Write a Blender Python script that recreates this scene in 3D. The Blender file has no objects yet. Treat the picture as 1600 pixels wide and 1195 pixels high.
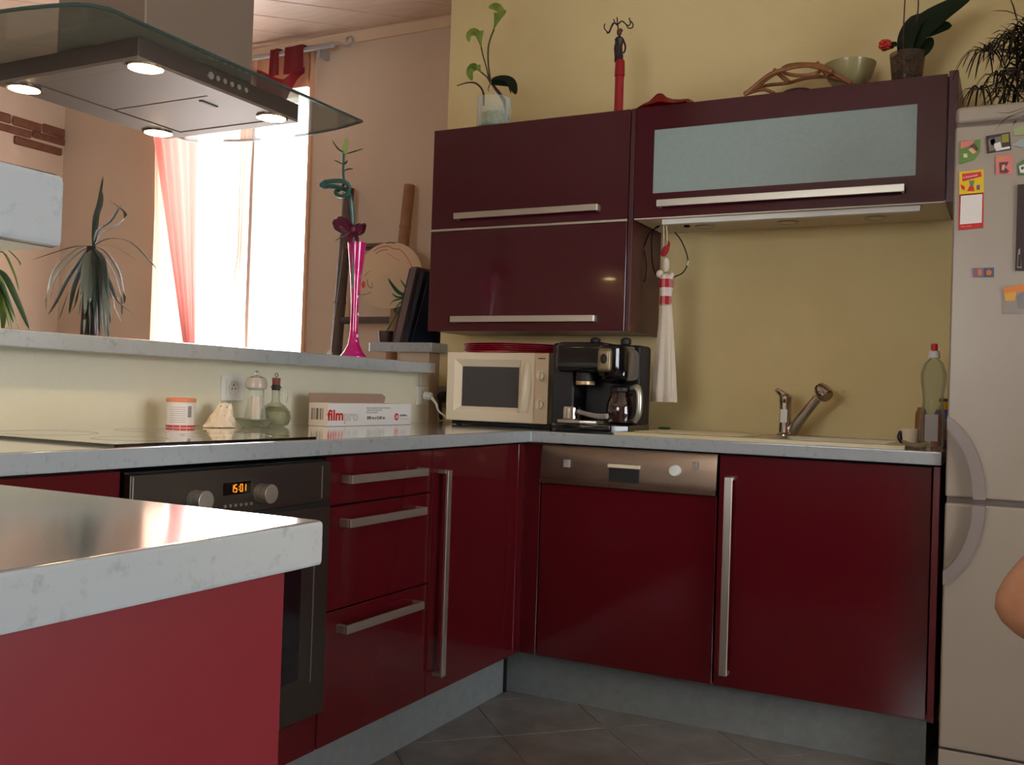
import bpy, bmesh, math, random
from mathutils import Vector, Matrix
PI = math.pi
random.seed(7)
SC = bpy.context.scene
COL = SC.collection

# ------------------------------------------------------------------ camera
CAM = Vector((1.4716, -2.9492, 1.0333)); FPX = 1523.9
yaw, pitch, roll = 0.4788, 0.0113, 0.0327
_f = Vector((-math.sin(yaw)*math.cos(pitch), math.cos(yaw)*math.cos(pitch), math.sin(pitch)))
_r = Vector((math.cos(yaw), math.sin(yaw), 0)); _u = _r.cross(_f)
RT = _r*math.cos(roll)+_u*math.sin(roll); UP = _u*math.cos(roll)-_r*math.sin(roll); FW = _f
cd = bpy.data.cameras.new('camera'); cam = bpy.data.objects.new('camera', cd); COL.objects.link(cam)
cd.sensor_width = 36; cd.lens = 36*FPX/1600; cd.clip_start = .02
M = Matrix((RT, UP, -FW)).transposed().to_4x4(); M.translation = CAM; cam.matrix_world = M
SC.camera = cam

def at(px, py, ax, v):
    """surveyed point: where the sight line meets a wall, floor or front plane of the room"""
    d = RT*((px-800)/FPX) - UP*((py-597.5)/FPX) + FW
    i = 'XYZ'.index(ax); t = (v-CAM[i])/d[i]
    return CAM + d*t

# ------------------------------------------------------------------ world, lights, exposure
SC.view_settings.view_transform = 'Standard'; SC.view_settings.look = 'None'
SC.view_settings.gamma = 1; SC.view_settings.use_curve_mapping = False
SC.view_settings.exposure = -0.1
w = bpy.data.worlds.new('sky'); SC.world = w; w.use_nodes = True
bg = w.node_tree.nodes['Background']; bg.inputs[0].default_value = (.93, .96, 1, 1); bg.inputs[1].default_value = 8.0

def area(name, loc, rot, sx, sy, power, color):
    l = bpy.data.lights.new(name, 'AREA'); l.shape = 'RECTANGLE'; l.size = sx; l.size_y = sy
    l.energy = power; l.color = color
    o = bpy.data.objects.new(name, l); COL.objects.link(o); o.location = loc; o.rotation_euler = rot
    return o
# daylight through the big window of the room beyond the opening on the right
area('daylight_side_window', (4.22, -1.7, 1.35), (0, PI/2, 0), 1.7, 2.0, 46, (.86, .94, 1))
# weak warm fill light added behind the camera to brighten the sink wall
area('rear_fill', (.35, -4.8, 1.65), (PI/2, 0, 0), 1.7, 1.1, 15, (1, .95, .86))
# daylight through the living-room window behind the half wall
area('daylight_living_window', (-2.25, .86, 1.45), (-PI/2, 0, 0), .95, 2.1, 34, (.95, .97, 1))

# ------------------------------------------------------------------ materials
def s2l(c):
    return tuple(((x/255)/12.92 if x/255 <= .04045 else (((x/255)+.055)/1.055)**2.4) for x in c)
def mat(name, rgb, rough=.5, metal=0, coat=0, emit=None, es=0, alpha=None, trans=0, ior=1.45,
        noise=None, bump=None, wave=None, spec=None, sheen=0):
    m = bpy.data.materials.new(name); m.use_nodes = True
    nt = m.node_tree; b = nt.nodes['Principled BSDF']; L = nt.links
    c = (*s2l(rgb), 1)
    b.inputs['Base Color'].default_value = c; b.inputs['Roughness'].default_value = rough
    b.inputs['Metallic'].default_value = metal; b.inputs['Coat Weight'].default_value = coat
    b.inputs['Coat Roughness'].default_value = .04
    b.inputs['IOR'].default_value = ior; b.inputs['Transmission Weight'].default_value = trans
    if spec is not None: b.inputs['Specular IOR Level'].default_value = spec
    if sheen: b.inputs['Sheen Weight'].default_value = sheen
    if emit: b.inputs['Emission Color'].default_value = (*s2l(emit), 1); b.inputs['Emission Strength'].default_value = es
    tc = nt.nodes.new('ShaderNodeTexCoord')
    if noise:                       # (scale, rgb2, lo, hi[, stretch])
        n = nt.nodes.new('ShaderNodeTexNoise'); n.inputs['Scale'].default_value = noise[0]
        n.inputs['Detail'].default_value = 6; n.inputs['Roughness'].default_value = .62
        if len(noise) > 4:
            mp = nt.nodes.new('ShaderNodeMapping'); mp.inputs['Scale'].default_value = noise[4]
            L.new(tc.outputs['Object'], mp.inputs[0]); L.new(mp.outputs[0], n.inputs[0])
        else: L.new(tc.outputs['Object'], n.inputs[0])
        r = nt.nodes.new('ShaderNodeValToRGB')
        r.color_ramp.elements[0].position = noise[2]; r.color_ramp.elements[1].position = noise[3]
        r.color_ramp.elements[0].color = c; r.color_ramp.elements[1].color = (*s2l(noise[1]), 1)
        L.new(n.outputs['Fac'], r.inputs[0]); L.new(r.outputs[0], b.inputs['Base Color'])
    if bump:                        # (scale, strength, distance[, stretch])
        n = nt.nodes.new('ShaderNodeTexNoise'); n.inputs['Scale'].default_value = bump[0]; n.inputs['Detail'].default_value = 4
        if len(bump) > 3:
            mp = nt.nodes.new('ShaderNodeMapping'); mp.inputs['Scale'].default_value = bump[3]
            L.new(tc.outputs['Object'], mp.inputs[0]); L.new(mp.outputs[0], n.inputs[0])
        else: L.new(tc.outputs['Object'], n.inputs[0])
        bp = nt.nodes.new('ShaderNodeBump'); bp.inputs['Strength'].default_value = bump[1]; bp.inputs['Distance'].default_value = bump[2]
        L.new(n.outputs['Fac'], bp.inputs['Height']); L.new(bp.outputs[0], b.inputs['Normal'])
    return m
def mat_mix(name, rgb, tfac, rough=.1, kind='glass', tint=(255, 255, 255)):
    """thin glass or sheer cloth: part clear, part surface"""
    m = bpy.data.materials.new(name); m.use_nodes = True; nt = m.node_tree; nt.nodes.clear()
    out = nt.nodes.new('ShaderNodeOutputMaterial'); mx = nt.nodes.new('ShaderNodeMixShader')
    t = nt.nodes.new('ShaderNodeBsdfTransparent'); t.inputs[0].default_value = (*s2l(tint), 1)
    if kind == 'glass':
        g = nt.nodes.new('ShaderNodeBsdfPrincipled'); g.inputs['Base Color'].default_value = (*s2l(rgb), 1)
        g.inputs['Roughness'].default_value = rough
        lw = nt.nodes.new('ShaderNodeLayerWeight'); lw.inputs[0].default_value = .25
        mr = nt.nodes.new('ShaderNodeMapRange'); mr.inputs['To Min'].default_value = 1-tfac; mr.inputs['To Max'].default_value = min(1, 1-tfac+.35)
        nt.links.new(lw.outputs['Fresnel'], mr.inputs[0]); nt.links.new(mr.outputs[0], mx.inputs[0])
    else:
        a = nt.nodes.new('ShaderNodeBsdfTranslucent'); a.inputs[0].default_value = (*s2l(rgb), 1)
        d = nt.nodes.new('ShaderNodeBsdfDiffuse'); d.inputs[0].default_value = (*s2l(rgb), 1)
        g = nt.nodes.new('ShaderNodeMixShader'); g.inputs[0].default_value = .35
        nt.links.new(a.outputs[0], g.inputs[1]); nt.links.new(d.outputs[0], g.inputs[2])
        mx.inputs[0].default_value = 1-tfac
    nt.links.new(t.outputs[0], mx.inputs[1]); nt.links.new(g.outputs[0], mx.inputs[2]); nt.links.new(mx.outputs[0], out.inputs[0])
    return m

X = {}
X['wall_k'] = mat('kitchen_paint', (226, 206, 152), .75, noise=(2.2, (219, 197, 142), .35, .7), bump=(90, .25, .003))
X['wall_half'] = mat('half_wall_paint', (220, 213, 188), .7, noise=(2.5, (213, 205, 178), .35, .7), bump=(90, .25, .003))
X['wall_l'] = mat('living_paint', (206, 184, 162), .8, noise=(1.8, (198, 175, 152), .35, .7), bump=(60, .2, .004))
X['plank'] = mat('ceiling_plank', (214, 190, 170), .32, noise=(7, (196, 168, 148), .3, .75, (1, 9, 1)))
X['ceil'] = mat('ceiling_white', (205, 190, 170), .8)
X['mould'] = mat('ceiling_moulding', (214, 186, 156), .5)
X['tile'] = mat('floor_tile', (132, 127, 124), .16, noise=(5, (104, 98, 94), .3, .75), bump=(30, .08, .002))
X['grout'] = mat('grout', (118, 112, 104), .8)
X['brick'] = mat('brick', (128, 84, 62), .9, noise=(22, (102, 62, 46), .3, .7), bump=(60, .6, .004))
X['pine'] = mat('window_wood', (222, 178, 144), .45, noise=(6, (210, 162, 126), .3, .7, (1, 1, .15)))
X['lam'] = mat('laminate', (134, 139, 141), .10, coat=1, ior=1.55, noise=(48, (158, 163, 165), .28, .44))
X['lam'].node_tree.nodes['Principled BSDF'].inputs['Coat Roughness'].default_value = .11
X['red'] = mat('red_gloss', (84, 15, 22), .14, coat=.35)
X['redside'] = mat('red_panel', (112, 26, 34), .34)
X['redw'] = mat('wall_cabinet_red', (70, 18, 28), .14, coat=.35)
X['redws'] = mat('wall_cabinet_side', (72, 26, 30), .35)
X['dark'] = mat('cabinet_gap', (12, 10, 10), .7)
X['plinth'] = mat('plinth_alu', (150, 156, 156), .42, metal=.35, noise=(30, (138, 144, 144), .3, .7))
X['nickel'] = mat('brushed_nickel', (196, 190, 178), .34, metal=.85)
X['steel'] = mat('steel', (168, 154, 138), .30, metal=.95, bump=(60, .05, .001, (1, 1, 30)))
X['hoodd'] = mat('hood_dark_steel', (84, 72, 64), .45, metal=.6)
X['gedge'] = mat('glass_edge', (52, 72, 66), .25)
X['steelh'] = mat('hood_steel', (132, 116, 102), .5, metal=.55)
X['steeld'] = mat('dark_steel', (104, 98, 92), .3, metal=.9)
X['chrome'] = mat('chrome', (200, 190, 180), .1, metal=1)
X['blackg'] = mat('black_gloss', (12, 11, 15), .08, coat=.5)
X['blackm'] = mat('black_matte', (18, 16, 20), .5)
X['hob'] = mat('hob_glass', (10, 10, 11), .04, coat=1)
X['oveng'] = mat('oven_glass', (22, 18, 22), .06, coat=.8)
X['white'] = mat('white_plastic', (222, 220, 214), .35)
X['cream'] = mat('cream_plastic', (224, 208, 180), .3)
X['cream2'] = mat('cream_panel', (208, 184, 152), .4)
X['fridge'] = mat('fridge_enamel', (156, 142, 126), .3, bump=(160, .05, .001))
X['greyp'] = mat('grey_plastic', (150, 142, 140), .35)
X['greyd'] = mat('grey_gasket', (104, 90, 82), .6)
X['sink'] = mat('sink_resin', (200, 184, 146), .3)
X['frost'] = mat('frosted_glass', (152, 168, 164), .38, noise=(60, (144, 160, 156), .3, .7))
X['under'] = mat('cabinet_underside', (220, 206, 184), .55)
X['soft'] = mat('white_cloth', (218, 204, 184), .85, sheen=.3, bump=(90, .4, .003))
X['cred'] = mat('red_cloth', (170, 26, 34), .8, sheen=.2)
X['redp'] = mat('red_plastic', (180, 24, 48), .35)
X['redbag'] = mat('red_bag', (176, 44, 40), .45, bump=(40, .9, .012))
X['ratt'] = mat('rattan', (156, 104, 62), .5, noise=(30, (128, 80, 46), .3, .7))
X['wood'] = mat('dark_wood', (74, 50, 42), .5, noise=(12, (52, 34, 30), .3, .7, (1, 1, .2)))
X['bambd'] = mat('bamboo_dark', (92, 74, 66), .55, noise=(10, (76, 60, 54), .3, .7))
X['bambl'] = mat('bamboo_light', (158, 112, 82), .55, noise=(10, (138, 92, 66), .3, .7))
X['straw'] = mat('straw', (212, 182, 150), .8, bump=(120, .5, .003))
X['green'] = mat('leaf_green', (66, 106, 62), .42, noise=(8, (44, 82, 50), .3, .7))
X['greend'] = mat('leaf_dark', (34, 52, 30), .4)
X['greeng'] = mat('leaf_greygreen', (92, 104, 92), .4, noise=(12, (64, 74, 66), .3, .7))
X['greenb'] = mat('leaf_bright', (104, 130, 48), .45)
X['lime'] = mat('calla_green', (176, 192, 92), .5, noise=(14, (120, 156, 60), .35, .7))
X['stem'] = mat('stem_olive', (82, 72, 42), .5)
X['dry'] = mat('dry_leaf', (58, 44, 32), .75)
X['trunk'] = mat('trunk', (74, 58, 52), .85, noise=(20, (52, 42, 40), .3, .7), bump=(40, .5, .006))
X['bordeaux'] = mat('burgundy_fabric', (132, 30, 36), .85, sheen=.2)
X['pink'] = mat('pink_glass', (246, 40, 150), .08, trans=.55, coat=.5)
X['bow'] = mat('bow_ribbon', (120, 26, 62), .6, sheen=.3)
X['navy'] = mat('navy_board', (30, 34, 52), .6)
X['framew'] = mat('frame_wood', (112, 94, 90), .6)
X['skin'] = mat('skin', (192, 138, 102), .6, noise=(30, (178, 122, 88), .3, .7))
X['shirt'] = mat('red_shirt', (150, 40, 34), .85)
X['jean'] = mat('jeans', (50, 60, 84), .9)
X['hair'] = mat('hair', (50, 34, 26), .7)
X['paper'] = mat('paper', (222, 214, 206), .6)
X['board'] = mat('cardboard', (160, 130, 112), .8)
X['tin'] = mat('jar_lid', (214, 132, 92), .5)
X['rline'] = mat('red_print', (206, 34, 40), .5)
X['ink'] = mat('ink', (70, 64, 64), .6)
X['inkl'] = mat('ink_light', (160, 152, 150), .6)
X['white2'] = mat('print_white', (226, 222, 216), .6)
X['lamp'] = mat('lamp_glow', (255, 240, 210), .3, emit=(255, 214, 150), es=60)
X['amber'] = mat('amber_digits', (255, 150, 30), .4, emit=(255, 150, 30), es=.7)
X['clear'] = mat_mix('clear_glass', (225, 235, 225), .82, .03)
X['clearg'] = mat_mix('green_tinted_glass', (188, 190, 172), .86, .05, tint=(242, 245, 238))
X['canopy'] = mat_mix('canopy_glass', (150, 156, 148), .74, .06, tint=(234, 238, 233))
X['pane'] = mat_mix('window_pane', (255, 255, 255), .96, .02)
X['sheer1'] = mat_mix('salmon_sheer', (188, 122, 112), .07, kind='cloth', tint=(255, 190, 180))
X['sheer2'] = mat_mix('peach_sheer', (196, 156, 136), .16, kind='cloth', tint=(255, 215, 190))
X['sheer3'] = mat_mix('white_sheer', (250, 245, 240), .5, kind='cloth')

gm = mat('gingham', (226, 222, 216), .85); _n = gm.node_tree; _b = _n.nodes['Principled BSDF']
_tc = _n.nodes.new('ShaderNodeTexCoord'); _sx = _n.nodes.new('ShaderNodeSeparateXYZ'); _n.links.new(_tc.outputs['Object'], _sx.inputs[0])
def _stripe(sock, freq, ph):
    a = _n.nodes.new('ShaderNodeMath'); a.operation = 'MULTIPLY_ADD'; a.inputs[1].default_value = freq; a.inputs[2].default_value = ph; _n.links.new(sock, a.inputs[0])
    b = _n.nodes.new('ShaderNodeMath'); b.operation = 'SINE'; _n.links.new(a.outputs[0], b.inputs[0])
    c = _n.nodes.new('ShaderNodeMath'); c.operation = 'GREATER_THAN'; c.inputs[1].default_value = 0; _n.links.new(b.outputs[0], c.inputs[0]); return c
_a = _stripe(_sx.outputs[0], 260, .6); _c = _stripe(_sx.outputs[2], 105, 2.0)
_m1 = _n.nodes.new('ShaderNodeMath'); _m1.operation = 'MULTIPLY_ADD'; _m1.inputs[1].default_value = .25; _n.links.new(_a.outputs[0], _m1.inputs[0])
_m2 = _n.nodes.new('ShaderNodeMath'); _m2.operation = 'MULTIPLY'; _m2.inputs[1].default_value = .75; _n.links.new(_c.outputs[0], _m2.inputs[0]); _n.links.new(_m2.outputs[0], _m1.inputs[2])
_mx = _n.nodes.new('ShaderNodeValToRGB'); _mx.color_ramp.elements[0].color = (*s2l((224, 216, 208)), 1); _mx.color_ramp.elements[1].color = (*s2l((178, 30, 40)), 1)
_n.links.new(_m1.outputs[0], _mx.inputs[0]); _n.links.new(_mx.outputs[0], _b.inputs['Base Color']); X['ging'] = gm

# ------------------------------------------------------------------ helpers
ORG = {}
class MB:
    """collects shapes (world coordinates) and links them as ONE mesh object"""
    def __init__(s): s.bm = bmesh.new(); s.mats = []
    def mi(s, m):
        if m is None: return 0
        if m not in s.mats: s.mats.append(m)
        return s.mats.index(m)
    def _take(s, b2, m=None):
        me = bpy.data.meshes.new('t'); 
        k = s.mi(m)
        for f in b2.faces: f.material_index = k
        b2.to_mesh(me); b2.free(); s.bm.from_mesh(me); bpy.data.meshes.remove(me)
    def box(s, x0, x1, y0, y1, z0, z1, bev=0, seg=2, m=None, rot=None, piv=None):
        b = bmesh.new(); bmesh.ops.create_cube(b, size=1)
        for v in b.verts:
            v.co = Vector(((x0+x1)/2+v.co.x*(x1-x0), (y0+y1)/2+v.co.y*(y1-y0), (z0+z1)/2+v.co.z*(z1-z0)))
        if bev: bmesh.ops.bevel(b, geom=b.edges[:], offset=bev, segments=seg, affect='EDGES', profile=.5)
        if rot is not None:
            p = Vector(piv) if piv is not None else Vector(((x0+x1)/2, (y0+y1)/2, (z0+z1)/2))
            bmesh.ops.rotate(b, verts=b.verts[:], cent=p, matrix=rot)
        s._take(b, m); return s
    def cyl(s, p0, p1, r0, r1=None, n=20, m=None, caps=True, bev=0):
        p0, p1 = Vector(p0), Vector(p1); r1 = r0 if r1 is None else r1
        b = bmesh.new(); d = p1-p0
        bmesh.ops.create_cone(b, cap_ends=caps, segments=n, radius1=r0, radius2=r1, depth=d.length)
        if bev:
            es = [e for e in b.edges if len(e.link_faces) == 2 and any(len(f.verts) > 4 for f in e.link_faces)]
            bmesh.ops.bevel(b, geom=es, offset=bev, segments=2, affect='EDGES', profile=.5)
        q = d.to_track_quat('Z', 'Y').to_matrix().to_4x4(); q.translation = (p0+p1)/2
        b.transform(q); s._take(b, m); return s
    def lathe(s, prof, c, n=28, m=None, axis=(0, 0, 1), cap=True):
        b = bmesh.new(); rings = []
        for r, z in prof:
            rings.append([b.verts.new((r*math.cos(2*PI*i/n), r*math.sin(2*PI*i/n), z)) for i in range(n)])
        for a, c2 in zip(rings, rings[1:]):
            for i in range(n): b.faces.new((a[i], a[(i+1) % n], c2[(i+1) % n], c2[i]))
        if cap:
            if prof[0][0] > 1e-4: b.faces.new(list(reversed(rings[0])))
            if prof[-1][0] > 1e-4: b.faces.new(rings[-1])
        q = Vector(axis).to_track_quat('Z', 'Y').to_matrix().to_4x4(); q.translation = Vector(c)
        b.transform(q); bmesh.ops.recalc_face_normals(b, faces=b.faces[:]); s._take(b, m); return s
    def tube(s, pts, r, n=8, m=None, closed=False, smooth=4):
        P = [Vector(p) for p in pts]
        R = r if isinstance(r, (list, tuple)) else [r]*len(P)
        if smooth > 1 and len(P) > 2:
            Q, RR = [], []
            for i in range(len(P)-1):
                p0 = P[max(i-1, 0)]; p1 = P[i]; p2 = P[i+1]; p3 = P[min(i+2, len(P)-1)]
                for k in range(smooth):
                    t = k/smooth
                    Q.append(.5*((2*p1)+(p2-p0)*t+(2*p0-5*p1+4*p2-p3)*t*t+(3*p1-p0-3*p2+p3)*t**3)); RR.append(R[i]*(1-t)+R[i+1]*t)
            Q.append(P[-1]); RR.append(R[-1]); P, R = Q, RR
        b = bmesh.new(); rings = []; up = None
        for i, p in enumerate(P):
            d = (P[min(i+1, len(P)-1)]-P[max(i-1, 0)])
            d = d.normalized() if d.length > 1e-9 else Vector((0, 0, 1))
            if up is None: up = Vector((0, 0, 1)) if abs(d.z) < .9 else Vector((1, 0, 0))
            a = d.cross(up).normalized(); up = a.cross(d).normalized()
            rings.append([b.verts.new(p+R[i]*(a*math.cos(2*PI*k/n)+up*math.sin(2*PI*k/n))) for k in range(n)])
        for a, c2 in zip(rings, rings[1:]):
            for i in range(n): b.faces.new((a[i], a[(i+1) % n], c2[(i+1) % n], c2[i]))
        b.faces.new(list(reversed(rings[0]))); b.faces.new(rings[-1])
        bmesh.ops.recalc_face_normals(b, faces=b.faces[:]); s._take(b, m); return s
    def prism(s, poly, axis, a0, a1, m=None, bev=0):
        """polygon of 2-D points, extruded along an axis between a0 and a1"""
        b = bmesh.new()
        def P(u, v, a): return {'Z': (u, v, a), 'Y': (u, a, v), 'X': (a, u, v)}[axis]
        lo = [b.verts.new(P(u, v, a0)) for u, v in poly]; hi = [b.verts.new(P(u, v, a1)) for u, v in poly]
        b.faces.new(lo); b.faces.new(list(reversed(hi)))
        k = len(poly)
        for i in range(k): b.faces.new((lo[i], hi[i], hi[(i+1) % k], lo[(i+1) % k]))
        bmesh.ops.recalc_face_normals(b, faces=b.faces[:])
        if bev: bmesh.ops.bevel(b, geom=b.edges[:], offset=bev, segments=2, affect='EDGES', profile=.5)
        s._take(b, m); return s
    def grid(s, fn, nu, nv, m=None, th=0):
        b = bmesh.new(); V = [[b.verts.new(fn(i/nu, j/nv)) for j in range(nv+1)] for i in range(nu+1)]
        for i in range(nu):
            for j in range(nv): b.faces.new((V[i][j], V[i+1][j], V[i+1][j+1], V[i][j+1]))
        if th: bmesh.ops.solidify(b, geom=b.faces[:], thickness=th)
        s._take(b, m); return s
    def ball(s, c, r, sc=(1, 1, 1), n=3, m=None, rot=None):
        b = bmesh.new(); bmesh.ops.create_icosphere(b, subdivisions=n, radius=r)
        for v in b.verts: v.co = Vector((v.co.x*sc[0], v.co.y*sc[1], v.co.z*sc[2]))
        if rot is not None: b.transform(rot.to_4x4())
        bmesh.ops.translate(b, verts=b.verts[:], vec=Vector(c)); s._take(b, m); return s
    def leaf(s, pts, w, m=None, n=10, side=None, fold=.15):
        P = [Vector(p) for p in pts]; Q = []
        for i in range(len(P)-1):
            p0 = P[max(i-1, 0)]; p1 = P[i]; p2 = P[i+1]; p3 = P[min(i+2, len(P)-1)]
            k = max(2, n//(len(P)-1))
            for j in range(k):
                t = j/k; Q.append(.5*((2*p1)+(p2-p0)*t+(2*p0-5*p1+4*p2-p3)*t*t+(3*p1-p0-3*p2+p3)*t**3))
        Q.append(P[-1]); b = bmesh.new(); rows = []
        for i, p in enumerate(Q):
            t = i/(len(Q)-1); ww = w*(max(.02, math.sin(PI*min(1, (t*.92+.08)))**.55))*(1-.25*t)
            d = (Q[min(i+1, len(Q)-1)]-Q[max(i-1, 0)]).normalized()
            sd = Vector(side) if side is not None else d.cross(Vector((0, 0, 1)))
            sd = sd - d*sd.dot(d)
            if sd.length < 1e-4: sd = Vector((1, 0, 0))
            sd.normalize(); nn = d.cross(sd)
            rows.append([b.verts.new(p-sd*ww/2+nn*ww*fold), b.verts.new(p), b.verts.new(p+sd*ww/2+nn*ww*fold)])
        for a, c in zip(rows, rows[1:]):
            for k in range(2): b.faces.new((a[k], a[k+1], c[k+1], c[k]))
        bmesh.ops.solidify(b, geom=b.faces[:], thickness=.0012)
        s._take(b, m); return s
    def build(s, name, m=None, parent=None, loc=None, ang=35):
        me = bpy.data.meshes.new(name)
        o = bpy.data.objects.new(name, me)
        if parent is not None: org = ORG.get(parent, Vector((0, 0, 0)))
        elif loc is not None: org = Vector(loc)
        else:
            vs = s.bm.verts
            org = Vector((sum(v.co.x for v in vs)/len(vs), sum(v.co.y for v in vs)/len(vs), min(v.co.z for v in vs)))
        bmesh.ops.translate(s.bm, verts=s.bm.verts[:], vec=-org)
        s.bm.to_mesh(me); s.bm.free()
        if m is not None and not s.mats: me.materials.append(m)
        for k in s.mats: me.materials.append(k)
        me.shade_smooth(); me.set_sharp_from_angle(angle=math.radians(ang))
        COL.objects.link(o)
        wn_ = o.modifiers.new('weighted_normal', 'WEIGHTED_NORMAL'); wn_.keep_sharp = True; wn_.weight = 100
        if parent is not None: o.parent = parent
        else: o.location = org
        ORG[o] = org
        return o
def thing(name, label, cat, loc, group=None):
    o = bpy.data.objects.new(name, None); COL.objects.link(o); o.location = loc; ORG[o] = Vector(loc)
    o.empty_display_size = .1
    return tag(o, label, cat, group)
def tag(o, label, cat, group=None):
    o['label'] = label; o['category'] = cat
    if group: o['group'] = group
    return o
def struct(o): o['kind'] = 'structure'; return o
def B(*a, **k): return MB().box(*a, **k)
def cp(src, parent, loc=None):
    c = src.copy(); COL.objects.link(c); c.parent = parent
    if loc is not None: c.location = loc
    return c
def text(txt, size, origin, udir, vdir, m, parent, name='lettering', bold=0, shear=0, off=.0006, outline=False):
    cu = bpy.data.curves.new(name, 'FONT'); cu.body = txt; cu.size = size; cu.offset = bold; cu.shear = shear
    cu.resolution_u = 3
    t = bpy.data.objects.new('tmp', cu); COL.objects.link(t)
    bpy.context.view_layer.update()
    dg = bpy.context.evaluated_depsgraph_get(); me = bpy.data.meshes.new_from_object(t.evaluated_get(dg))
    bpy.data.objects.remove(t); bpy.data.curves.remove(cu)
    u, v = Vector(udir).normalized(), Vector(vdir).normalized(); n = u.cross(v)
    R = Matrix((u, v, n)).transposed().to_4x4(); R.translation = Vector(origin)+n*off-ORG.get(parent, Vector())
    me.transform(R); me.materials.clear(); me.materials.append(m); me.name = name
    o = bpy.data.objects.new(name, me); COL.objects.link(o); o.parent = parent; ORG[o] = ORG[parent]
    return o

# ================================================================== SETTING
ZT, TT = .912, .038                 # worktop height and thickness
YW = .5825                          # kitchen back wall
YL = .90                            # living-room window wall
XL, XR, YB, ZC = -3.55, 2.30, -4.9, 2.77
# floor: grout bed with diagonal tiles
fl = struct(B(XL-.1, 4.45, YB-.1, YL+.2, -.05, -.002).build('floor', X['grout']))
ts = .336
tm = None
for i in range(-16, 10):
    for j in range(-14, 14):
        # tile lattice turned 45 degrees: x+y = -.21+1.414*ts*i ; y-x = -.44+1.414*ts*j
        a = -.21+math.sqrt(2)*ts*(i+.5); b_ = -.44+math.sqrt(2)*ts*(j+.5)
        cx_, cy_ = (a-b_)/2, (a+b_)/2
        if not (-.3 < cx_ < 2.05 and -3.1 < cy_ < .25): continue
        if cx_ < .95 and cy_ < -2.3: continue
        if tm is None:
            t = B(-ts/2+.0025, ts/2-.0025, -ts/2+.0025, ts/2-.0025, -.006, 0, bev=.001, seg=1)
            tm = bpy.data.meshes.new('tile'); t.bm.to_mesh(tm); t.bm.free(); tm.materials.append(X['tile'])
        o = bpy.data.objects.new('tile', tm); COL.objects.link(o); o.parent = fl
        o.location = Vector((cx_, cy_, 0))-ORG[fl]; o.rotation_euler = (0, 0, PI/4)
# walls
struct(B(-.711, 4.45, YW, YL+.35, 0, ZC).build('wall_back', X['wall_k']))
# living-room window wall with its opening
WX0, WX1, WZ0, WZ1 = -2.785, -1.70, .12, 2.56
mb = MB(); mb.box(XL-.1, WX0, YL, YL+.3, 0, ZC); mb.box(WX1, -.711, YL, YL+.3, 0, ZC)
mb.box(WX0, WX1, YL, YL+.3, WZ1, ZC); mb.box(WX0, WX1, YL, YL+.3, 0, WZ0)
struct(mb.build('wall_window_side', X['wall_l']))
wl = struct(B(XL-.15, XL, YB, YL, 0, ZC).build('wall_left', X['wall_l']))
for y0, y1, z0, z1 in [(.20, .36, 2.445, 2.492), (.375, .552, 2.444, 2.494), (.563, .744, 2.443, 2.492), (.752, .896, 2.447, 2.50),
                       (.30, .47, 2.393, 2.434), (.478, .682, 2.393, 2.435), (.69, .897, 2.402, 2.442), (.578, .882, 2.340, 2.386)]:
    mbk = B(XL-.004, XL+.012, y0, y1, z0, z1, bev=.007)
    for v in mbk.bm.verts: v.co += Vector((random.uniform(-.002, .003), random.uniform(-.003, .003), random.uniform(-.002, .002)))
    mbk.build('brick', X['brick'], wl)
XF, OY = 4.30, -.42                 # far wall of the next room; the opening starts at OY
struct(B(XR, XR+.12, OY, YW, 0, ZC).build('blocker_wall_right', X['wall_k']))  # unseen wall segment added to block side daylight from the fridge
mb = MB(); mb.box(XF, XF+.15, YB, -2.75, 0, ZC); mb.box(XF, XF+.15, -.65, YW, 0, ZC); mb.box(XF, XF+.15, -2.75, -.65, 2.25, ZC); mb.box(XF, XF+.15, -2.75, -.65, 0, .45)
struct(mb.build('wall_far_right', X['wall_l']))
dr = struct(B(XF+.05, XF+.10, -2.75, -2.68, .45, 2.25).box(XF+.05, XF+.10, -.72, -.65, .45, 2.25).box(XF+.05, XF+.10, -2.68, -.72, 2.18, 2.25)
            .box(XF+.05, XF+.10, -2.68, -.72, .45, .52).box(XF+.05, XF+.10, -1.735, -1.665, .52, 2.18).build('window_2', X['white']))
B(XF+.07, XF+.076, -2.68, -1.735, .52, 2.18).build('pane', X['pane'], dr)
B(XF+.07, XF+.076, -1.665, -.72, .52, 2.18).build('pane', X['pane'], dr)
mb = MB(); mb.box(XL, -.55, YB-.15, YB, 0, ZC); mb.box(1.25, 4.45, YB-.15, YB, 0, ZC); mb.box(-.55, 1.25, YB-.15, YB, 0, 1.05); mb.box(-.55, 1.25, YB-.15, YB, 2.25, ZC)
struct(mb.build('wall_behind', X['wall_l']))
w3 = struct(B(-.55, -.48, YB-.1, YB-.05, 1.05, 2.25).box(1.18, 1.25, YB-.1, YB-.05, 1.05, 2.25).box(-.48, 1.18, YB-.1, YB-.05, 1.05, 1.12).box(-.48, 1.18, YB-.1, YB-.05, 2.18, 2.25).build('rear_fill_window', X['white']))  # unseen window added to frame the rear fill light
B(-.48, 1.18, YB-.08, YB-.074, 1.12, 2.18).build('pane', X['pane'], w3)
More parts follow.
